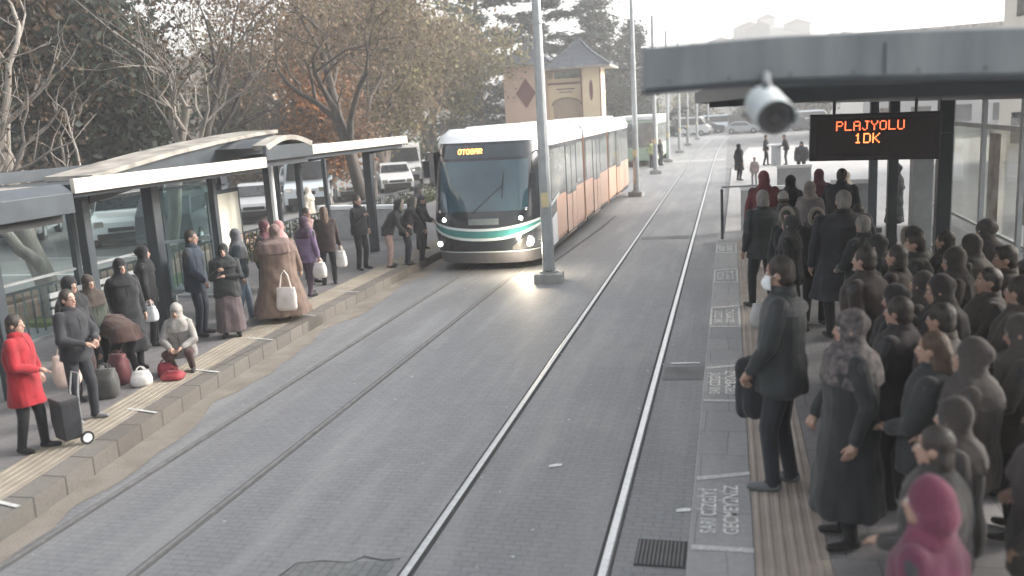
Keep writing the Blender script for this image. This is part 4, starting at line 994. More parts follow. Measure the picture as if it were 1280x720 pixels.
person('man in a dark grey jacket standing behind the shopping trolley',-7.36,8.35,95,1.62,('jacket',(.020,.022,.027),.8,'collar'),(.025,.028,.035),(.25,.25,.25),headw='short',arms=('front','front'),det=2,step=.06,group=G)
o,hd,_=person('dark clothed woman holding a pale pink bag behind the man with the trolley',-8.0,9.15,100,1.62,('hip',BK),(.05,.03,.03),headw='hijab',scarf=BK,arms=('bag','bag'),group=G)
bag('pale pink shopping bag hanging beside the man in dark grey',hd[1],(.30,.14,.42),(.62,.48,.42),rz=R(40),handle=.14)
person('short figure in dark green behind the pale pink bag',-8.35,9.9,110,1.5,('hip',(.04,.05,.04)),BK,headw='hijab',scarf=(.05,.04,.035),group=G)
bag('dark grey sack standing on the platform left of the bending person',(-7.95,9.48,ZL),(.30,.24,.38),(.07,.07,.068),rz=R(20),hold=False,handle=.08,kind='bag',name='sack',sag=.10)
bag('dark red and grey bundle behind the grey sack',(-8.19,10.05,ZL),(.28,.22,.42),(.11,.035,.04),hold=False,handle=.06,name='sack',sag=.10)
person('tall woman in a black headscarf and long black coat behind the bending person',-8.22,10.4,120,1.64,('long',BK),BK,headw='hijab',scarf=BK,group=G)
person('person in a dark brown coat bending down over the bags',-7.92,9.95,-70,1.45,('knee',(.055,.032,.028)),(.02,.02,.02),headw='hijab',scarf=(.05,.03,.028),lean=78,hips=.82,arms=('low','low'),group=G,w=1.2,det=2)
person('person with a pale grey headscarf and pale jacket crouching over red bags',-7.42,10.45,160,1.50,('short',(.27,.26,.245)),(.06,.03,.03),headw='hijab',scarf=(.34,.32,.30),lean=14,hips=.36,stance=(.16,.12),arms=('front','front'),group=G,det=2)
bag('white plastic bag on the ground before the crouching person',(-7.81,10.0,ZL),(.24,.2,.2),(.72,.70,.68),hold=False,handle=.07,rz=.4,sag=.2)
bag('low red and white bag on the ground beside the crouching person',(-7.52,10.28,ZL),(.28,.2,.12),(.30,.04,.05),hold=False,handle=.07,rz=.2,sag=.2)
bag('small red bag behind the low red and white bag',(-7.73,10.42,ZL),(.2,.16,.2),(.24,.03,.05),hold=False,handle=.05,rz=.9,sag=.10)
o,hd,_=person('woman in black with a white bag in front of the dark bench',-8.85,11.75,60,1.62,('hip',BK),BK,headw='hijab',scarf=BK,arms=('bag','bag'),group=G)
bag('small white plastic bag held low by the woman before the bench',hd[1],(.22,.12,.24),(.75,.76,.78),handle=.12)
person('man in a navy coat left of the woman in the long grey brown skirt',-8.38,12.35,80,1.78,('hip',(.022,.032,.05),.85,'collar'),(.025,.03,.045),headw='short',arms=('down','low'),group=G,det=2)
person('woman in a black headscarf and long grey brown skirt near the poster board',-7.80,12.3,150,1.55,('hip',(.025,.028,.03)),(.05,.04,.04),headw='hijab',scarf=(.02,.024,.026),arms=('fold','phone'),skirt=(.12,(.11,.085,.09)),group=G,det=2,w=1.15)
person('person in pale blue jeans and dark jacket behind the big brown coat',-8.15,13.3,60,1.66,('jacket',(.03,.045,.055)),(.14,.18,.24),(.5,.5,.5),headw='hijab',scarf=(.12,.12,.13),group=G,step=.12)
person('woman in a dark coat between the blue jeans and the brown coat',-8.05,14.1,100,1.7,('knee',(.03,.022,.03)),BK,headw='hijab',scarf=(.10,.04,.05),group=G)
o,hd,_=person('large woman in a long greyish brown coat carrying a white tote bag',-7.5,13.45,330,1.70,('ankle',(.17,.12,.095)),BK,headw='hijab',scarf=(.16,.11,.10),arms=('front','bag'),group=G,det=2,w=1.5)
bag('white tote bag with small marks hanging on the brown coat',(-7.40,13.44,1.17),(.36,.10,.40),(.68,.62,.58),handle=.30,rz=R(8),sag=.04,name='tote_bag')
person('person with a pink headscarf behind the large brown coat',-8.1,14.7,80,1.62,('hip',(.10,.05,.06)),BK,headw='hijab',scarf=(.50,.26,.26),group=G)
o,hd,_=person('woman in a violet coat walking away beside the brown coat',-8.0,15.5,20,1.60,('hip',(.16,.115,.20)),(.10,.07,.10),headw='hijab',scarf=(.05,.03,.05),arms=('bag','bag'),group=G,det=2,w=1.15,step=.12)
bag('white plastic bag carried between the violet coat and the dark coat',hd[1],(.26,.14,.30),(.74,.70,.68),handle=.12)
person('person in a dusty pink jacket behind the violet coat',-8.55,16.7,100,1.66,('hip',(.30,.20,.19)),(.05,.05,.06),headw='short',group=G)
o,hd,_=person('woman with long brown hair in a dark coat carrying two pale bags',-8.1,16.6,330,1.68,('hip',(.035,.025,.024)),BK,headw='long',hairm=M_hairb,arms=('bag','bag'),group=G,det=2)
bag('cream bag in the left hand of the long haired woman',hd[0],(.26,.15,.36),(.70,.62,.45),handle=.12)
bag('pale bag in the right hand of the long haired woman',hd[1],(.24,.14,.34),(.72,.70,.66),handle=.14)
person('man in black standing alone in front of the white capped wall',-8.12,18.35,110,1.74,('jacket',BK),(.018,.018,.02),headw='short',arms=('pocket','phone'),group=G,det=1)
person('person leaning forward in a black puffy jacket and tall boots by the tram nose',-7.55,18.6,75,1.66,('jacket',(.022,.024,.028)),(.30,.22,.20),BK,headw='furhood',scarf=BK,lean=32,arms=('front','low'),group=G,det=1)
person('person in a black jacket bowed beside the tram nose, hood down',-7.25,18.95,60,1.62,('hip',(.02,.02,.024)),(.03,.035,.05),headw='furhood',scarf=(.05,.05,.05),lean=22,arms=('low','low'),group=G)
person('person in dark clothes closest to the tram nose at the platform edge',-7.06,19.4,80,1.6,('hip',(.025,.022,.03)),(.02,.02,.03),headw='beanie',scarf=(.06,.06,.08),lean=8,arms=('front','front'),group=G)
person('person in a dark top behind the tram nose near the wall end',-7.7,21.2,120,1.68,('jacket',(.03,.03,.03)),BK,headw='hijab',scarf=(.15,.15,.15),group=G,det=0)
# --- right platform
o,hd,_=person('tall man in a white face mask and dark jacket carrying another jacket',.40,7.12,282,1.93,('hip',(.030,.036,.038),.6,'collar'),(.026,.026,.032),(.13,.14,.145),headw='short',arms=('low','low'),z=ZR,group=GR,det=3,look=0,nod=4,extra=('mask','stripe'),w=1.05,stance=(.11,0),step=.05)
# jacket over his forearm
mb=MB();p0=(hd[0]+hd[1])/2
for (a,b,ra,rb) in (((0,0,.02),(.02,0,-.28),.07,.10),((-.06,.02,0),(-.05,.03,-.34),.06,.055),((.05,-.03,.0),(.08,-.03,-.18),.06,.07),((-.05,0,.02),(.08,-.02,.03),.06,.06)): cap(mb,a,b,ra,rb)
me=remesh(mb,.011,2,.016,5);me.materials.append(cloth('carried',(.020,.022,.026)));me.polygons.foreach_set('use_smooth',np.ones(len(me.polygons),bool))
jk=bpy.data.objects.new('carried_jacket',me);col.objects.link(jk);jk.location=p0+Vector((-.03,0,-.02));jk.scale=(1.1,1.1,1.15);tag(jk,'folded black jacket hanging from the hands of the masked man','jacket')
M_pat=mat('scarf_pattern',(.035,.032,.035),rough=.8,rgb2=(.16,.135,.135),scale=22,detail=1,bump=.3)
M_pat2=mat('scarf_leopard',(.06,.045,.035),rough=.8,rgb2=(.12,.10,.085),scale=30,detail=1,bump=.3)
M_pat3=mat('scarf_floral',(.09,.07,.07),rough=.8,rgb2=(.05,.045,.05),scale=18,detail=2,bump=.3)
person('woman in a patterned headscarf and long black coat, nearest full figure on the right',.80,6.2,265,1.70,('long',(.024,.024,.028)),BK,headw='hijab',scarf=M_pat,arms=('down','low'),z=ZR,group=GR,det=3,w=1.18)
person('broad man in a black coat behind the patterned headscarf',1.22,8.6,300,1.76,('hip',(.035,.028,.030)),BK,headw='short',z=ZR,group=GR,det=2,w=1.3)
o,hd,_=person('grey haired woman in a black coat first in line at the platform edge',.48,13.9,330,1.82,('hip',(.03,.033,.038)),BK,headw='mid',hairm=M_hairg,arms=('down','bag'),z=ZR,group=GR,det=2,w=1.15,step=.08)
bag('pale grey bag at the feet of the grey haired woman',(.42,12.6,ZR),(.26,.2,.34),(.42,.42,.42),hold=False,handle=.1,sag=.2)
person('person in black boots stepping out beside the pale grey bag',.78,12.2,290,1.62,('hip',BK),BK,(.015,.015,.015),headw='hijab',scarf=(.05,.045,.05),z=ZR,group=GR,det=1,step=.2)
person('person in a dark red hooded jacket behind the grey haired woman',.62,17.2,350,1.86,('hip',(.13,.035,.04)),BK,headw='hood',scarf=(.14,.04,.045),z=ZR,group=GR,w=1.15,det=1)
person('woman in a black headscarf seen above the fur hoods',1.12,17.5,20,1.74,('hip',BK),BK,headw='hijab',scarf=(.018,.018,.02),z=ZR,group=GR)
person('left one of the two people in black coats with fur hoods',.80,12.9,200,1.66,('hip',BK,.85,'furhood'),BK,headw='furhood',scarf=(.04,.04,.04),z=ZR,group=GR,det=2)
person('right one of the two people in black coats with fur hoods',1.14,12.75,165,1.66,('hip',BK,.85,'furhood'),BK,headw='furhood',scarf=(.05,.05,.05),z=ZR,group=GR,det=2)
person('person with a light knit hat just ahead of the fur hoods',.84,14.9,0,1.70,('hip',(.06,.06,.06)),BK,headw='beanie',scarf=(.28,.27,.25),z=ZR,group=GR)
person('big grey haired man in a wide black coat taller than the people round him',1.42,12.0,350,1.96,('knee',(.026,.028,.034)),BK,headw='short',hairm=M_hairg,z=ZR,group=GR,w=1.42,det=2)
person('woman with a grey brown hood beyond the big grey haired man',1.35,16.0,40,1.74,('hip',(.14,.12,.12)),BK,headw='hood',scarf=(.20,.17,.16),z=ZR,group=GR,w=1.1)
person('person in a dark maroon jacket below the white barrier cap',1.75,18.8,10,1.74,('hip',(.12,.03,.05)),BK,headw='hijab',scarf=(.11,.04,.06),z=ZR,group=GR)
person('tall person in dark clothes left of the sign with a pale bag',2.0,17.2,30,1.86,('hip',(.028,.03,.036)),BK,headw='short',z=ZR,group=GR,w=1.25)
person('person in a pale cream coat between the crowd and the sign post',2.35,19.6,60,1.62,('hip',(.60,.55,.48)),(.5,.45,.4),headw='hijab',scarf=(.58,.52,.44),z=ZR,group=GR)
person('dark haired person peeking out right of the big grey haired man',1.72,12.9,20,1.68,('hip',(.045,.04,.05)),BK,headw='short',z=ZR,group=GR)
person('slim person in a black coat standing right of the sign post',3.38,19.9,290,1.72,('knee',(.03,.032,.038)),BK,(.4,.35,.3),headw='hijab',scarf=(.05,.045,.05),z=ZR,group=GR,det=1)
# near crowd at the right border, partly added for a brown lens smear
near=[(1.62,9.3,300,1.66,(.060,.044,.040),'hijab',(.12,.09,.085),'woman in a dark brown coat in the near crowd, second row',1.1),
(2.05,8.8,280,1.70,(.070,.056,.050),'hijab',(.085,.07,.062),'woman in a brown headscarf in the near crowd under the glass panels',1.1),
(2.5,8.9,260,1.70,(.11,.088,.075),'short',None,'bareheaded person in a tan brown jacket below the narrow poster',1.2),
(1.65,7.45,280,1.70,(.045,.038,.036),'hijab',(.06,.048,.046),'woman in charcoal right of the patterned headscarf',1.15),
(2.12,7.2,300,1.74,(.11,.09,.08),'short',None,'man in a grey brown jacket in the middle of the near crowd',1.25),
(1.45,5.75,285,1.62,(.10,.084,.078),'hijab',(.11,.092,.086),'woman in a taupe coat close to the camera at lower right',1.2),
(1.98,5.7,300,1.68,(.14,.118,.105),'short',None,'person in a light taupe jacket close to the camera at the right border',1.25),
(2.75,10.6,240,1.72,(.060,.055,.055),'hijab',(.10,.09,.09),'person in grey below the large poster',1.15),
(2.02,10.6,320,1.66,(.05,.04,.04),'furhood',(.06,.05,.05),'person with a fur hood between the sign post and the near crowd',1.1),
(2.65,7.6,250,1.76,(.095,.078,.066),'beanie',(.10,.08,.07),'person in a knit hat at the right border of the crowd',1.25),
(1.58,4.75,290,1.56,(.12,.10,.095),'hijab',(.10,.08,.075),'person in a warm grey coat at the bottom edge right of the pink coat',1.2),
(1.60,3.95,280,1.60,(.13,.115,.11),'hijab',(.15,.14,.14),'person in a pale grey headscarf at the bottom right corner',1.25),
(1.47,6.62,285,1.66,(.10,.082,.074),'short',None,'bareheaded man in a dull brown jacket directly right of the patterned headscarf',1.3),
(1.95,6.45,290,1.60,(.12,.10,.088),'hijab',(.13,.11,.10),'woman in beige grey between two men in the near crowd',1.25),
(2.45,6.4,280,1.72,(.14,.118,.10),'short',None,'tall person in a sand grey jacket at the right border, middle height',1.3),
(2.08,4.95,285,1.70,(.15,.13,.118),'short',None,'tall person in a pale taupe jacket at the right border, lower part',1.3),
(2.95,9.55,270,1.70,(.095,.08,.07),'hijab',(.10,.085,.08),'woman in a taupe headscarf below the large poster, at the right border',1.25),
(1.58,11.3,310,1.72,(.045,.042,.045),'short',None,'man in dark grey just right of the big grey haired man',1.2),
(2.45,9.85,300,1.66,(.07,.058,.053),'hijab',(.08,.07,.066),'woman in dull brown behind the fur hood near the sign post',1.2),
(1.62,8.15,290,1.60,(.065,.053,.05),'hijab',(.09,.075,.07),'short woman in brown grey in the second row of the near crowd',1.25),
(2.12,8.0,270,1.66,(.09,.075,.066),'short',None,'man with dark hair and a mouse brown jacket in the second row',1.25),
(1.33,7.55,300,1.60,(.045,.042,.045),'hijab',(.05,.046,.05),'woman in dark grey half hidden behind the patterned headscarf',1.2),
(1.18,4.95,280,1.50,(.075,.062,.060),'hijab',(.085,.07,.068),'short woman in smoky brown between the magenta coat and the patterned headscarf',1.15),
(1.6,10.25,300,1.62,(.05,.045,.046),'hijab',(.06,.052,.054),'woman in charcoal behind the broad man in the near crowd',1.2),
(2.95,8.3,260,1.74,(.12,.10,.088),'short',None,'person in a light brown jacket at the right border below the large poster',1.25)]
for i_,(x,y,a,H,c,hw_,sc,lb,w_) in enumerate(near):
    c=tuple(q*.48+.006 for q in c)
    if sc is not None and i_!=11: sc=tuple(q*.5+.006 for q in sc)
    if i_==7: sc=M_pat3
    if hw_=='hijab' and i_ in (0,4,12,17,20,24): hw_,sc=('mid','long','mid','long','mid','mid')[(0,4,12,17,20,24).index(i_)],None;lb=lb.replace('woman in a brown headscarf','woman with dark hair')
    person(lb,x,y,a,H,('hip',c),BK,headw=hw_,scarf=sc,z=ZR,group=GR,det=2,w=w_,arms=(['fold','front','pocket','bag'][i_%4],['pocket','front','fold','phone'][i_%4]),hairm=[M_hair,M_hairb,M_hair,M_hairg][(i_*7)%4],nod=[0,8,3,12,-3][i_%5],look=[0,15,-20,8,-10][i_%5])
for (x,y,a,H,c,hw_,sc,lb,w_) in ((1.27,5.95,290,1.62,(.028,.024,.024),'long',None,'long haired woman in dark brown touching the back of the patterned headscarf',1.25),  # extra figures packed in where a dark lens smear hides the floor
(1.22,6.85,300,1.66,(.035,.030,.032),'short',None,'man in near black half hidden right behind the patterned headscarf',1.2),
(.98,4.45,285,1.52,(.04,.033,.034),'mid',None,'woman with dark hair and a smoky brown coat just behind the magenta coat',1.25),
(2.3,10.4,300,1.64,(.045,.04,.04),'mid',None,'woman with dark hair under the narrow poster',1.2),(1.9,9.9,280,1.7,(.04,.036,.038),'short',None,'man in black between two hoods near the sign post',1.2)):
    person(lb,x,y,a,H,('hip',c),BK,headw=hw_,scarf=sc,z=ZR,group=GR,det=2,w=w_,arms=('front','pocket'),hairm=M_hairb if hw_=='long' else M_hair)
person('person in a magenta hooded coat at the bottom edge nearest the camera',.80,3.72,300,1.55,('hip',(.11,.028,.055)),BK,headw='hood',scarf=(.13,.032,.06),z=ZR,group=GR,det=2,w=1.1)  # invented figure standing in for a magenta smear on the lens
# far figures on the plaza
person('lone far figure in black standing by the tracks on the plaza',.42,42.5,60,1.7,('knee',BK),BK,headw='hijab',scarf=BK,z=.02,det=0,w=1.1)
person('far person left of the small white desk on the plaza',2.0,52.3,90,1.74,('jacket',BK),BK,z=.02,det=0,step=.12)
person('far person right of the small white desk, leaning on it',3.1,52.0,270,1.72,('jacket',BK),BK,z=.02,det=0,lean=12,arms=('front','front'))
person('far figure in dark clothes beyond the white capped barrier',3.3,44,200,1.62,('hip',(.05,.05,.055)),BK,headw='hood',scarf=(.05,.05,.055),z=.02,det=0,w=1.4)
person('small far figure with a dark cap behind the safety barrier',1.05,40,200,1.2,('hip',(.3,.25,.25)),(.2,.2,.2),headw='short',z=.02,det=0)
person('far person in a yellow green vest beside the bus',-4.6,54.5,120,1.72,('jacket',(.28,.32,.16)),BK,z=0,det=0,w=1.2)
person('far person in dark clothes beside the bus',-4.2,56.3,120,1.65,('hip',BK),BK,z=0,det=0)
for i,(x,y,lb) in enumerate(((8.2,62,'far walker on the plaza right of the camera housing'),(-9.2,30.5,'person behind the left platform wall near the tram'),(-12.9,25.5,'person with a pale hood on the pavement behind the shelter'))):
    person(lb,x,y,40*i,1.7,('hip',[BK,(.04,.04,.05),(.55,.5,.42)][i]),BK,headw='hijab',scarf=[BK,BK,(.6,.55,.45)][i],z=.02,det=0)
# ------------------------------------------------------------------ cars
M_tyre=mat('tyre',(.02,.02,.02),rough=.8);M_cg=mat('car_glass',(.03,.035,.04),rough=.06,spec=.9,var=.3)
def car_mesh(kind,paint,label=None):
    root=empty('parked_car')
    if kind=='van': Lh,W,prof,gl=2.4,.95,[(-2.4,.35),(-2.45,1.0),(-2.1,1.25),(-1.55,2.15),(-1.2,2.3),(2.4,2.3),(2.45,.35)],[(-2.02,1.32),(-1.5,2.05),(-1.2,2.12),(2.2,2.12),(2.2,1.35)]
    elif kind=='suv': Lh,W,prof,gl=2.2,.92,[(-2.2,.32),(-2.25,.85),(-2.1,1.0),(-1.05,1.12),(-.45,1.62),(-.1,1.7),(1.7,1.68),(2.15,1.15),(2.2,.32)],[(-.95,1.13),(-.4,1.57),(1.6,1.58),(1.95,1.15)]
    else: Lh,W,prof,gl=2.05,.86,[(-2.05,.28),(-2.1,.62),(-1.95,.78),(-1.05,.95),(-.35,1.38),(.0,1.46),(1.1,1.44),(1.75,1.02),(2.05,.9),(2.08,.28)],[(-.92,.97),(-.3,1.34),(1.05,1.36),(1.6,1.0)]
    mb=MB();n=len(prof);vs=[]
    for sx,inn in ((-1,0),(-1,1),(1,1),(1,0)): pass
    def lay(x,shr): return [(x*(1-(.16 if z>1.0 and kind!='van' else .05 if z>1.2 else 0)*max(0,min(1,(z-.95)/.5))),y*(1-shr),z) for y,z in prof]
    mb.rings([[(a*.97,b,c) for a,b,c in lay(-W,.02)],lay(-W*.96,0) ,lay(W*.96,0),[(a*.97,b,c) for a,b,c in lay(W,.02)]])
    b=mb.build('body',paint,root,bevel=.04)
    # side windows
    for s in (-1,1):
        mb=MB();pts=[];
        for y,z in gl: xx=W*.985*(1-(.16 if kind!='van' else .05)*max(0,min(1,(z-.95)/.5)));pts.append((s*xx,y,z))
        pts2=[(p[0]-s*.03,p[1],p[2]) for p in pts];pts=[(p[0]+s*.012,p[1],p[2]) for p in pts]
        mb.add(pts+pts2,[tuple(range(len(pts))),tuple(range(len(pts),2*len(pts)))[::-1]]+[(i,(i+1)%len(pts),len(pts)+(i+1)%len(pts),len(pts)+i) for i in range(len(pts))]);mb.build('side_window',M_cg,root)
    # windscreen following the raked line
    if kind=='van': (ya,za),(yb_,zb)=(-2.08,1.32),(-1.6,2.08)
    elif kind=='suv': (ya,za),(yb_,zb)=(-1.0,1.16),(-.5,1.57)
    else: (ya,za),(yb_,zb)=(-.98,1.0),(-.4,1.35)
    mb=MB();w0,w1=W*.86,W*.76;o_=.03
    mb.add([(-w0,ya-o_,za+o_),(w0,ya-o_,za+o_),(w1,yb_-o_,zb+o_),(-w1,yb_-o_,zb+o_)],[(0,1,2,3)]);mb.add([(-w0,ya+.05,za-.0),(w0,ya+.05,za),(w1,yb_+.05,zb),(-w1,yb_+.05,zb)],[(3,2,1,0)]);mb.build('windscreen',M_cg,root)
    for s in (-1,1):
        mb=MB();zz={'van':.95,'suv':.82,'car':.62}[kind];yy={'van':-2.47,'suv':-2.24,'car':-2.09}[kind];mb.box(s*W*.72-.15,s*W*.72+.15,yy-.03,yy+.1,zz-.09,zz+.09);mb.build('headlight',M_chrome,root,bevel=.02)
        for y in (-Lh*.62,Lh*.64):
            mb=MB();mb.tube([(s*(W-.2),y,.33),(s*(W+.01),y,.33)],[.33,.33],n=20);wh=mb.build('wheel',M_tyre,root)
            mb=MB();mb.tube([(s*(W),y,.33),(s*(W+.02),y,.33)],[.2,.17],n=14);mb.build('rim',M_gal,wh)
        mb=MB();mb.ell((s*(W+.09),ya+.25,za+.02),(.09,.05,.06));mb.build('mirror',paint,root)
    mb=MB();yy=-Lh-.05;mb.box(-W*.8,W*.8,yy-.03,yy+.12,.28,.5 if kind!='van' else .62);mb.build('bumper',M_tyre,root,bevel=.02)
    mb=MB();mb.box(-.4,.4,yy-.04,yy,.56 if kind!='van' else .75,.68 if kind!='van' else .9);mb.build('grille',M_darkr,root)
    return root
def paint(n,c): return mat('paint_'+n,c,rough=.28,coat=.6,var=.04)
PW=paint('white',(.72,.73,.74));PB=paint('bluewhite',(.62,.70,.76));PD=paint('dark',(.035,.04,.05));PS=paint('silver',(.38,.40,.42));PT=paint('teal',(.10,.16,.18));PR=paint('red',(.35,.03,.03))
protos={}
def car(kind,pt,x,y,rz,label,group='cars parked left of the platform',cat='car'):
    k=(kind,pt.name)
    if k not in protos: o=car_mesh(kind,pt);protos[k]=o
    else: o=copy_tree(protos[k])
    o.location=(x,y,.006);o.rotation_euler=(0,0,R(rz));tag(o,label,cat,group);return o
car('suv',PW,-20.6,26.6,35,'white hatchback with its front seen through the near shelter glass')
car('van',PB,-18.4,36.6,22,'pale blue white minibus facing the platform, framed by the shelter posts',cat='minibus')
car('car',PT,-19.0,29.4,30,'dark teal car behind the shelter between two posts')
car('suv',PD,-17.6,25.6,200,'dark car close behind the glass of the shelter')
car('car',PS,-18.6,32.3,25,'silver car left of the poster board top')
car('car',PW,-17.4,44.5,25,'white car with dark grille right of the thick tree trunk')
car('van',PW,-18.6,49.5,20,'white van behind the white car right of the thick tree trunk',cat='van')
car('car',PS,-18.0,40.5,25,'silver car beyond the minibus left of the thick tree trunk')
car('suv',PD,-15.2,47.5,190,'dark car beside the shelter end near the tram nose')
car('van',PW,-15.8,55.0,15,'white van just left of the tram roof corner',cat='van')
car('suv',PW,-17.3,60.5,15,'white car behind the van by the tram')
car('van',PB,-24.8,34,30,'pale van deeper in the car park behind the teal car',cat='van')
car('car',PD,-25.5,40,28,'dark car deep in the car park');car('car',PW,-24,46,25,'white car deep in the car park, second row')
car('suv',PS,-26,28,30,'silver car in the second row at the left');car('van',PW,-23.6,20.5,20,'white van at the far left behind the dark shelter',cat='van')
gi=0;far_=[]
for i in range(26):
    kind=['car','suv','car','van'][i%4];pt=[PW,PW,PS,PD,PW,PB][i%6];x=-10+i*.92+((i*37)%5)*.1;y=112+((i*29)%7)*2.6
    far_.append((x-1.5,y,kind,pt,80+((i*13)%30)))
ordw=['leftmost','second','third','fourth','fifth','sixth','seventh','eighth','ninth','tenth','eleventh','twelfth','thirteenth','fourteenth','fifteenth','sixteenth','seventeenth','eighteenth','nineteenth','twentieth','twenty first','twenty second','twenty third','twenty fourth','twenty fifth','rightmost']
for j_,(x,y,kind,pt,rz_) in enumerate(sorted(far_,key=lambda t:t[0]/t[1])):
    cn_={'white':'white','silver':'silver','dark':'dark','bluewhite':'pale blue'}[pt.name.replace('paint_','')];kn_={'car':'car','suv':'tall car','van':'van'}[kind]
    car(kind,pt,x,y,rz_,'distant %s %s, %s%s in the far row of parked cars'%(cn_,kn_,ordw[j_],'' if j_ in(0,25) else ' from the left'),group='distant row of parked cars',cat='van' if kind=='van' else 'car')
# ------------------------------------------------------------------ trees
def bark(n,c,c2): return mat('bark_'+n,c,rough=.9,rgb2=c2,scale=5,bump=.8,bscale=20,stretch=(1,1,.3))
B_pale=bark('pale',(.15,.135,.12),(.28,.255,.23));B_dark=bark('dark',(.045,.038,.034),(.10,.085,.075));B_mid=bark('mid',(.10,.08,.07),(.19,.16,.14))
def leafm(n,c1,c2):
    m,nn,b=nt('leaf_'+n);N=nn.nodes;L=nn.links
    g=N.new('ShaderNodeNewGeometry');cr=N.new('ShaderNodeValToRGB');L.new(g.outputs['Random Per Island'],cr.inputs[0])
    cr.color_ramp.elements[0].color=(*c1,1);cr.color_ramp.elements[1].color=(*c2,1);L.new(cr.outputs[0],b.inputs['Base Color']);b.inputs['Roughness'].default_value=.7
    b.inputs['Specular IOR Level'].default_value=.25
    tr=N.new('ShaderNodeBsdfTranslucent');L.new(cr.outputs[0],tr.inputs[0]);mx=N.new('ShaderNodeMixShader');mx.inputs[0].default_value=.3
    out=[q for q in N if q.type=='OUTPUT_MATERIAL'][0];L.new(b.outputs[0],mx.inputs[1]);L.new(tr.outputs[0],mx.inputs[2]);L.new(mx.outputs[0],out.inputs[0]);return m
L_olive=leafm('olive',(.08,.075,.036),(.28,.25,.12));L_brown=leafm('brown',(.09,.068,.045),(.24,.185,.12));L_dead=leafm('dead',(.05,.036,.026),(.12,.085,.06));L_orange=leafm('orange',(.24,.095,.035),(.46,.22,.09)) if True else leafm('orange',(.22,.075,.02),(.46,.20,.07))
L_dark=leafm('dark',(.02,.028,.024),(.075,.088,.070));L_green=leafm('green',(.03,.045,.018),(.10,.12,.05));L_rust=leafm('rust',(.13,.085,.058),(.26,.17,.115));L_cedar=leafm('cedar',(.022,.038,.034),(.065,.09,.08))
def tree(name,label,x,y,H,r0,spread,seed,bk,leaves,nleaf,lsize,crown_lo=.35,levels=4,group=None,droop=0.,twig=1.,lean=(0,0),nfork=3,tips_r=.5,up0=1.,scatter=.55):
    rg=random.Random(seed);root=empty(name,(x,y,0));tag(root,label,'tree',group)
    T=MB();K=MB();tips=[];
    def branch(p,dv,ln,r,lv):
        n=5 if lv<2 else 3;pts=[p];rad=[r];dd=dv.copy()
        for i in range(n):
            j=.16 if lv==0 else .30
            dd=(dd+Vector((rg.gauss(0,j),rg.gauss(0,j),rg.gauss(0,j*.6)+(.10 if lv else .12)-droop*lv*.12))).normalized()
            p=p+dd*ln/n;pts.append(p);rad.append(max(.006,r*(1-.55*(i+1)/n)))
        (T if lv==0 else K).tube(pts,rad,n=[10,7,5,4,3,3][lv],cap=False)
        if lv>=levels: tips.append((pts[-1],ln));tips.append((pts[-2],ln));return
        if lv>=levels-1: tips.append((pts[-1],ln))
        kids=nfork+(1 if lv==0 else 0) if lv else nfork+2
        for q in range(kids):
            t=rg.uniform(crown_lo if lv==0 else .25,1.) if q else 1.
            i=min(n,max(1,int(t*n)));a=rg.uniform(0,6.28)
            sp=spread*(.75 if lv==0 else 1);nd=(dd*(1.0 if q else 1.3)+Vector((math.cos(a),math.sin(a),rg.uniform(-.1,.5)*up0))*sp).normalized()
            branch(pts[i],nd,ln*rg.uniform(.55,.8)*(1 if lv else .8),rad[i]*rg.uniform(.55,.75),lv+1)
    branch(Vector((0,0,0)),Vector((lean[0],lean[1],1)).normalized(),H*.48,r0,0)
    T.build('trunk',bk,root,smooth=True);K.build('branches',bk,root,smooth=True)
    if nleaf:
        r=np.random.RandomState(seed);P=np.array([t[0] for t in tips]);idx=r.randint(0,len(P),nleaf);zs=P[idx]+r.normal(0,1,(nleaf,3))*np.array([scatter,scatter,scatter*.8])
        a=r.normal(size=(nleaf,3));a/=np.linalg.norm(a,axis=1)[:,None];b=r.normal(size=(nleaf,3));b-=a*(a*b).sum(1)[:,None];b/=np.linalg.norm(b,axis=1)[:,None]
        s=lsize*r.uniform(.6,1.4,(nleaf,1));V=np.stack([zs-a*s,zs-b*s*.55,zs+a*s,zs+b*s*.55],1).reshape(-1,3)
        F=np.arange(nleaf*4).reshape(-1,4);mi=r.choice(len(leaves),nleaf,p=np.array([l[1] for l in leaves]))
        # colours in clumps
        ci=(np.sin(P[:,0]*1.7+seed)+np.sin(P[:,1]*1.3)+np.sin(P[:,2]*2.1+seed*.7));ci=ci[idx];
        if len(leaves)>1: mi=np.where(ci+r.normal(0,.6,nleaf)>np.quantile(ci,leaves[0][1]),1,0)
        npmesh('crown',V,F,[l[0] for l in leaves],mi,root)
    return root
TG='trees left of the tracks'
tree('plane_tree','big bare plane tree with pale limbs fanning out above the dark shelter',-13.2,14.6,8.8,.24,.85,11,B_pale,[(L_dead,1.)],1300,.045,crown_lo=.3,levels=4,group=TG,nfork=3,up0=1.2)
tree('plane_tree','slanting pale bare tree rising over the cream shelter roof',-14.2,19.5,9.5,.2,.8,23,B_pale,[(L_dead,1.)],1300,.05,levels=4,group=TG,lean=(.25,.1))
tree('dark_evergreen','dark dense evergreen filling the upper left corner',-26,24,15,.35,.8,5,B_dark,[(L_dark,.9),(L_dead,.1)],62000,.15,crown_lo=.12,levels=4,group=TG,nfork=4,scatter=.75)
tree('dark_evergreen','dark evergreen behind the pale bare tree, second from the left',-21.5,27.5,13,.32,.75,6,B_dark,[(L_dark,.8),(L_dead,.2)],55000,.15,crown_lo=.12,levels=4,group=TG,nfork=4,scatter=.7)
tree('bare_tree','bare tree with a dark trunk and thin forks against the white sky',-20.5,31,13.5,.26,.6,31,B_dark,[(L_rust,1.)],3500,.08,crown_lo=.35,levels=5,group=TG,up0=1.6)
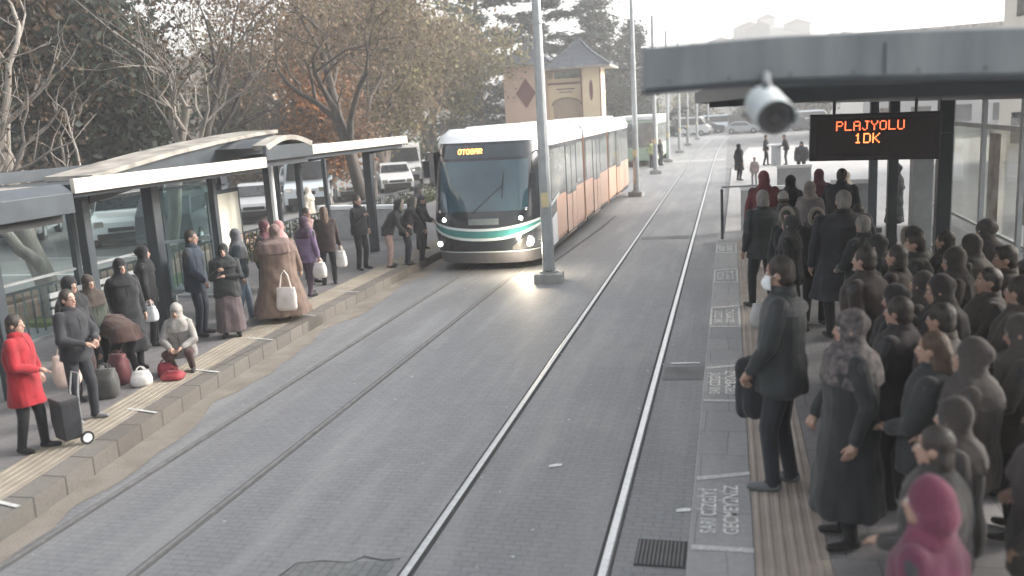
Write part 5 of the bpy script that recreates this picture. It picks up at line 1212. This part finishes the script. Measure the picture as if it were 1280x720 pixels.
tree('autumn_tree','airy rusty orange tree against the white sky above the dark arch',-19.5,38,13.5,.25,.62,42,B_mid,[(L_brown,.6),(L_rust,.4)],5200,.10,crown_lo=.25,levels=5,group=TG,up0=1.3)
tree('autumn_tree','low bright orange leaved tree right above the dark shelter arch',-17.4,36.5,6.6,.14,.75,44,B_mid,[(L_orange,.6),(L_rust,.4)],11000,.10,crown_lo=.25,levels=4,group=TG,nfork=3,scatter=.45)
tree('bare_tree','tree with a thick dark trunk and bare forks left of the tram roof',-12.9,30.5,13,.27,.62,53,B_dark,[(L_brown,1.)],2800,.08,crown_lo=.5,levels=5,group=TG,up0=1.5)
tree('bare_tree','thin dark bare tree behind the thick dark trunk',-17.2,41,13,.2,.6,54,B_dark,[(L_brown,1.)],3500,.09,crown_lo=.4,levels=5,group=TG,up0=1.5)
tree('brown_tree','bushy olive brown tree behind the tram front, left of the pavilion',-18.3,46,12.5,.3,.75,61,B_mid,[(L_olive,.55),(L_brown,.45)],22000,.13,crown_lo=.12,levels=4,group=TG,nfork=4,scatter=.7)
tree('brown_tree','bushy brown tree with thin top left of the olive brown tree',-20.5,49,9.8,.3,.75,62,B_mid,[(L_brown,.5),(L_olive,.5)],17000,.13,crown_lo=.12,levels=4,group=TG,nfork=4,scatter=.75)
tree('brown_tree','wide brown tree behind the minibus and the orange tree',-25,52,10.5,.3,.75,63,B_mid,[(L_brown,.7),(L_rust,.3)],17000,.14,crown_lo=.1,levels=4,group=TG,nfork=4,scatter=.8)
tree('brown_tree','grey brown tree far behind the airy orange tree',-33,55,10.5,.3,.75,64,B_mid,[(L_brown,.7),(L_olive,.3)],20000,.15,crown_lo=.1,levels=4,group=TG,nfork=4,scatter=.8)
tree('brown_tree','tall olive tree touching the left side of the pavilion',-19.8,58,16,.32,.7,65,B_mid,[(L_olive,.6),(L_brown,.4)],30000,.15,crown_lo=.12,levels=4,group=TG,nfork=4,scatter=.8)
tree('brown_tree','dark brown tree at the far left behind the evergreens',-42,46,11,.3,.75,66,B_mid,[(L_dark,.6),(L_brown,.4)],20000,.17,crown_lo=.1,levels=4,group=TG,nfork=4,scatter=.9)
def conifer(label,x,y,H,wd,seed,m,n=16000,ls=.2,group='conifers behind the pavilion'):
    root=empty('conifer',(x,y,0));tag(root,label,'tree',group);rg=random.Random(seed);T=MB();T.tube([(0,0,0),(.1,0,H*.5),(0,.1,H)],[.32,.2,.03],n=8);T.build('trunk',B_dark,root,smooth=True)
    K=MB();tips=[]
    nb=46
    for i in range(nb):
        t=(i+.5)/nb;z=H*(.10+.9*t);a=i*2.4+rg.random();L_=wd*(1-t)**.75*rg.uniform(.6,1.2)+.3
        e=Vector((math.cos(a)*L_,math.sin(a)*L_,z+L_*rg.uniform(-.15,.18)));s=Vector((0,0,z-.1*L_));mid=s.lerp(e,.5)+Vector((0,0,.12*L_));K.tube([s,mid,e],[.05,.035,.012],n=4,cap=False)
        for q in range(9): tips.append((s.lerp(e,.18+.82*q/8)+Vector((0,0,.2*math.sin(q))),L_))
    K.build('branches',B_dark,root)
    r=np.random.RandomState(seed);P=np.array([t[0] for t in tips]);Lw=np.array([t[1] for t in tips]);pr=Lw/Lw.sum();idx=r.choice(len(P),n,p=pr)
    zs=P[idx]+r.normal(0,1,(n,3))*np.array([.38,.38,.16]);a=r.normal(size=(n,3));a[:,2]*=.4;a/=np.linalg.norm(a,axis=1)[:,None];b=r.normal(size=(n,3));b-=a*(a*b).sum(1)[:,None];b/=np.linalg.norm(b,axis=1)[:,None]
    s=ls*r.uniform(.6,1.4,(n,1));V=np.stack([zs-a*s,zs-b*s*.4,zs+a*s,zs+b*s*.4],1).reshape(-1,3);npmesh('crown',V,np.arange(n*4).reshape(-1,4),[m],None,root);return root
conifer('tall dark cedar between the two pavilion roofs, cut by the top border',-15.2,74,22,5.5,71,L_cedar,22000)
conifer('wide dark cedar with sky gaps right of the pavilion roof',-11.6,80,14.6,5.2,72,L_dark,17000)
conifer('small dark cedar behind the second line pole',-8.6,84,11.5,4,73,L_cedar,13000)
conifer('dark cedar left behind the first pavilion roof',-19.5,70,20,5.5,74,L_cedar,20000)
for i,(x,y,H,lb) in enumerate(((-9.5,104,7.5,'far dark round tree under the canopy edge, first'),(-4,128,6.5,'far grey green tree above the row of cars'),(4,140,7,'far grey green tree behind the camera housing'),(-15.5,98,8.5,'far dark tree beyond the bus'),(12,135,7,'far tree behind the electronic sign'))):
    tree('far_tree',lb,x,y,H,.25,.8,80+i,B_mid,[(L_dark,.5),(L_olive,.5)],7000,.22,crown_lo=.15,levels=3,group='far trees at the end of the tracks',nfork=4,scatter=.9)
# ------------------------------------------------------------------ undergrowth between car park and trees
def hedge(name,label,x0,x1,y0,y1,z1,n,lm,seed,ls=.12):
    root=empty(name,((x0+x1)/2,(y0+y1)/2,0));tag(root,label,'hedge');r=np.random.RandomState(seed);u=r.uniform(-1,1,(n,3));
    P=np.stack([u[:,0]*(x1-x0)/2,u[:,1]*(y1-y0)/2,(u[:,2]*.5+.5)*z1*(.75+.25*np.sin(u[:,0]*9+u[:,1]*13+seed))],1)
    a=r.normal(size=(n,3));a/=np.linalg.norm(a,axis=1)[:,None];b=r.normal(size=(n,3));b-=a*(a*b).sum(1)[:,None];b/=np.linalg.norm(b,axis=1)[:,None];s=ls*r.uniform(.6,1.4,(n,1))
    V=np.stack([P-a*s,P-b*s*.5,P+a*s,P+b*s*.5],1).reshape(-1,3);npmesh('leaves',V,np.arange(n*4).reshape(-1,4),[lm],None,root)
    mb=MB();rg=random.Random(seed)
    for k in range(30):
        x=rg.uniform(x0-x1,x1-x0)/2;y=rg.uniform(y0-y1,y1-y0)/2;mb.tube([(x,y,0),(x+rg.uniform(-.3,.3),y,z1*.7)],[.02,.008],n=4)
    mb.build('stems',B_mid,root)
hedge('hedge','long brown hedge at the back of the car park under the trees',-48,-28,38,64,2.6,16000,L_brown,1,.2)
hedge('hedge','dark green hedge behind the white vans left of the pavilion',-26,-12,62,66,2.6,9000,L_green,2,.16)
hedge('hedge','low green hedge beside the iron railing behind the shelter',-12.9,-12.2,20,40,.9,5000,L_green,3,.07)
# ------------------------------------------------------------------ pavilion
M_peach=mat('peach_render',(.60,.42,.33),rough=.85,rgb2=(.68,.50,.40),scale=1);M_yel=mat('yellow_render',(.72,.58,.38),rough=.85,rgb2=(.78,.66,.47),scale=1)
M_slate=mat('slate_roof',(.045,.055,.075),rough=.75,rgb2=(.085,.10,.125),scale=5,bump=.4);M_maroon=mat('maroon',(.16,.05,.045),rough=.7)
pv=empty('pavilion',(-11.2,62,0));tag(pv,'peach and yellow gate pavilion with two pointed grey roofs and a maroon diamond','building')
mb=MB();mb.box(-3.9,-.9,-1.5,1.5,0,7.0);mb.build('left_tower',M_peach,pv)
mb=MB();mb.box(1.55,2.75,-1.4,1.2,0,6.6);mb.build('right_tower',M_yel,pv)
mb=MB();mb.box(-.895,1.545,-.9,1.0,0,5.9);mb.build('middle_wall',M_yel,pv)
for (cx,hw_,z0,z1,nm) in ((-2.4,1.95,7.0,8.75,'left_roof'),(1.2,2.35,6.62,8.65,'right_roof')):
    mb=MB();rr=[]
    for t in (0,.15,.35,.6,.85,1):
        q=hw_*((1-t)**1.35)+.02;rr.append([(cx-q,-q,z0+(z1-z0)*t),(cx+q,-q,z0+(z1-z0)*t),(cx+q,q,z0+(z1-z0)*t),(cx-q,q,z0+(z1-z0)*t)])
    mb.rings(rr);rf=mb.build(nm,M_slate,pv)
    mb=MB();mb.box(cx-hw_-.03,cx+hw_+.03,-hw_-.03,hw_+.03,z0-.16,z0-.01);mb.build('eave',M_roofg,rf)
    mb=MB()
    for sx in (-1,1):
        for (t0,t1) in ((0,.15),(.15,.35),(.35,.6),(.6,.85)):
            q0=hw_*((1-t0)**1.35)+.03;q1=hw_*((1-t1)**1.35)+.03;mb.bar((cx+sx*q0,-q0,z0+(z1-z0)*t0),(cx+sx*q1,-q1,z0+(z1-z0)*t1),.14,.1)
    mb.build('ridge_tiles',M_slate,rf)
mb=MB();mb.prism([(-3.05,5.05),(-2.35,6.05),(-1.65,5.05),(-2.35,4.05)],'y',-1.56,-1.50);mb.build('diamond',M_maroon,pv)
mb=MB();n=12;mb.prism([(-.5,2.2)]+[(.36-.95*math.cos(math.pi*i/n),4.1+.42*math.sin(math.pi*i/n)) for i in range(n+1)]+[(1.3,2.2)],'y',-.96,-.9);mb.build('arch_recess',mat('recess_tan',(.40,.30,.22),rough=.9),pv)
mb=MB();mb.prism([(.36-1.05*math.cos(math.pi*i/n),4.12+.52*math.sin(math.pi*i/n)) for i in range(n+1)]+[(.36+.93*math.cos(math.pi*i/n),4.12+.40*math.sin(math.pi*i/n)) for i in range(n+1)],'y',-1.0,-.961);mb.build('arch_moulding',mat('moss_trim',(.22,.20,.10),rough=.9),pv)
mb=MB();mb.box(-.3,.95,-.96,-.9,5.15,5.22);mb.box(-.15,.8,-.96,-.9,4.95,5.0);mb.box(-.9,1.55,-1.0,-.9,5.5,5.62);mb.build('lettering_band',M_maroon,pv)
mb=MB();mb.box(1.45,1.55,-1.45,-.9,0,6.6);mb.box(2.75,2.83,-1.42,-1.3,0,6.6);mb.build('corner_strips',M_maroon,pv)
mb=MB();mb.ell((2.15,-1.41,5.0),(.13,.03,.7));mb.build('slit_window',M_maroon,pv)
# ------------------------------------------------------------------ far buildings and hill
def block(label,x,y,w_,dp,h_,c,c2,rows,cols,rz=0,name='apartment_building'):
    r_=empty(name,(x,y,0),R(rz));tag(r_,label,'building')
    mb=MB();mb.box(-w_/2,w_/2,0,dp,0,h_);mb.build('walls',mat('wall_'+name+str(int(x*3+y)),c,rough=.9,rgb2=c2,scale=.4),r_)
    mb=MB();mb.box(-w_/2-.3,w_/2+.3,-.3,dp+.3,h_,h_+.35);mb.build('roof',M_roofg,r_)
    for i in range(rows):
        for j in range(cols):
            ww=w_/cols*.5;cx=-w_/2+w_/cols*(j+.5);z=h_/rows*(i+.3);mb=MB();mb.box(cx-ww/2,cx+ww/2,-.06,.02,z,z+h_/rows*.5);mb.build('window',M_cg,r_)
    return r_
block('pale building beyond the row of cars, half hidden by the canopy edge',-2.5,150,14,10,8.5,(.42,.40,.38),(.55,.53,.5),3,6)
block('dark grey building behind the second line pole',-18,118,14,10,9,(.16,.17,.17),(.22,.23,.23),3,5)
block('long pale shop building on the right behind the glass wall',17,42,16,12,9,(.50,.47,.42),(.62,.58,.52),3,5,rz=-60)
block('grey office building right of the plaza behind the sign',22,88,20,14,9,(.36,.36,.36),(.46,.46,.45),3,6,rz=-15)
block('beige building with dark windows behind the left car park',-52,70,24,12,10,(.34,.30,.26),(.44,.40,.35),3,8,rz=15)
block('light stone wall building seen through the right glass panels',10.5,24,9,8,6.5,(.55,.50,.44),(.66,.61,.55),2,4,rz=-75)
# hill
mb=MB();nx,ny=70,16;vs=[]
for j in range(ny):
    for i in range(nx):
        x=-160+320*i/(nx-1);y=200+150*j/(ny-1);t=j/(ny-1)
        hgt=(13*math.exp(-((x-13)/20)**2)+9*math.exp(-((x+35)/50)**2)+8*math.exp(-((x-70)/50)**2)+7)
        zz=hgt*math.sin(min(1,t*1.7)*math.pi/2)*(1+.05*math.sin(x*.11+j)+.04*math.sin(x*.31+j*2))-.5
        vs.append((x,y,zz))
mb.add(vs,[(j*nx+i,j*nx+i+1,(j+1)*nx+i+1,(j+1)*nx+i) for j in range(ny-1) for i in range(nx-1)])
tag(mb.build('hill',mat('hill_scrub',(.045,.05,.045),rough=1,rgb2=(.10,.10,.09),scale=.03,detail=8),smooth=True,fix=False),kind='structure')
def hillz(x,y):
    t=(y-200)/150;hgt=(13*math.exp(-((x-13)/20)**2)+9*math.exp(-((x+35)/50)**2)+8*math.exp(-((x-70)/50)**2)+7);return hgt*math.sin(min(1,t*1.7)*math.pi/2)
hb=random.Random(3)
for i in range(34):
    x=hb.uniform(-35,70);y=hb.uniform(245,285);z=hillz(x,y)-1;w_=hb.uniform(4,8);h_=hb.uniform(2.5,5);r_=empty('hill_house',(x,y,z),hb.uniform(-.3,.3));tag(r_,'small hazy house among others on the far hill','house','houses on the far hill')
    mb=MB();mb.box(-w_/2,w_/2,0,5,0,h_);mb.build('walls',mat('hillhouse%d'%(i%3),[(.16,.15,.14),(.25,.24,.23),(.10,.09,.09)][i%3],rough=.9),r_)
    mb=MB();mb.prism([(-w_/2-.5,h_),(w_/2+.5,h_),(0,h_+1.4)],'y',-.4,5.4);mb.build('roof',mat('hillroof',(.10,.07,.06),rough=.9,rgb2=(.14,.10,.085)),r_)
# ------------------------------------------------------------------ haze
mb=MB();mb.box(-300,300,-20,680,-1.02,75);hz_=mb.build('haze',[bpy.data.materials.new('haze')]);tag(hz_,kind='stuff',label='pale winter haze in the air')
hm_=hz_.data.materials[0];hm_.use_nodes=True;n=hm_.node_tree;n.nodes.remove(n.nodes['Principled BSDF']);pvn=n.nodes.new('ShaderNodeVolumePrincipled')
pvn.inputs['Color'].default_value=(.86,.87,.885,1);pvn.inputs['Density'].default_value=HAZE;pvn.inputs['Anisotropy'].default_value=.3
n.links.new(pvn.outputs[0],[q for q in n.nodes if q.type=='OUTPUT_MATERIAL'][0].inputs['Volume'])
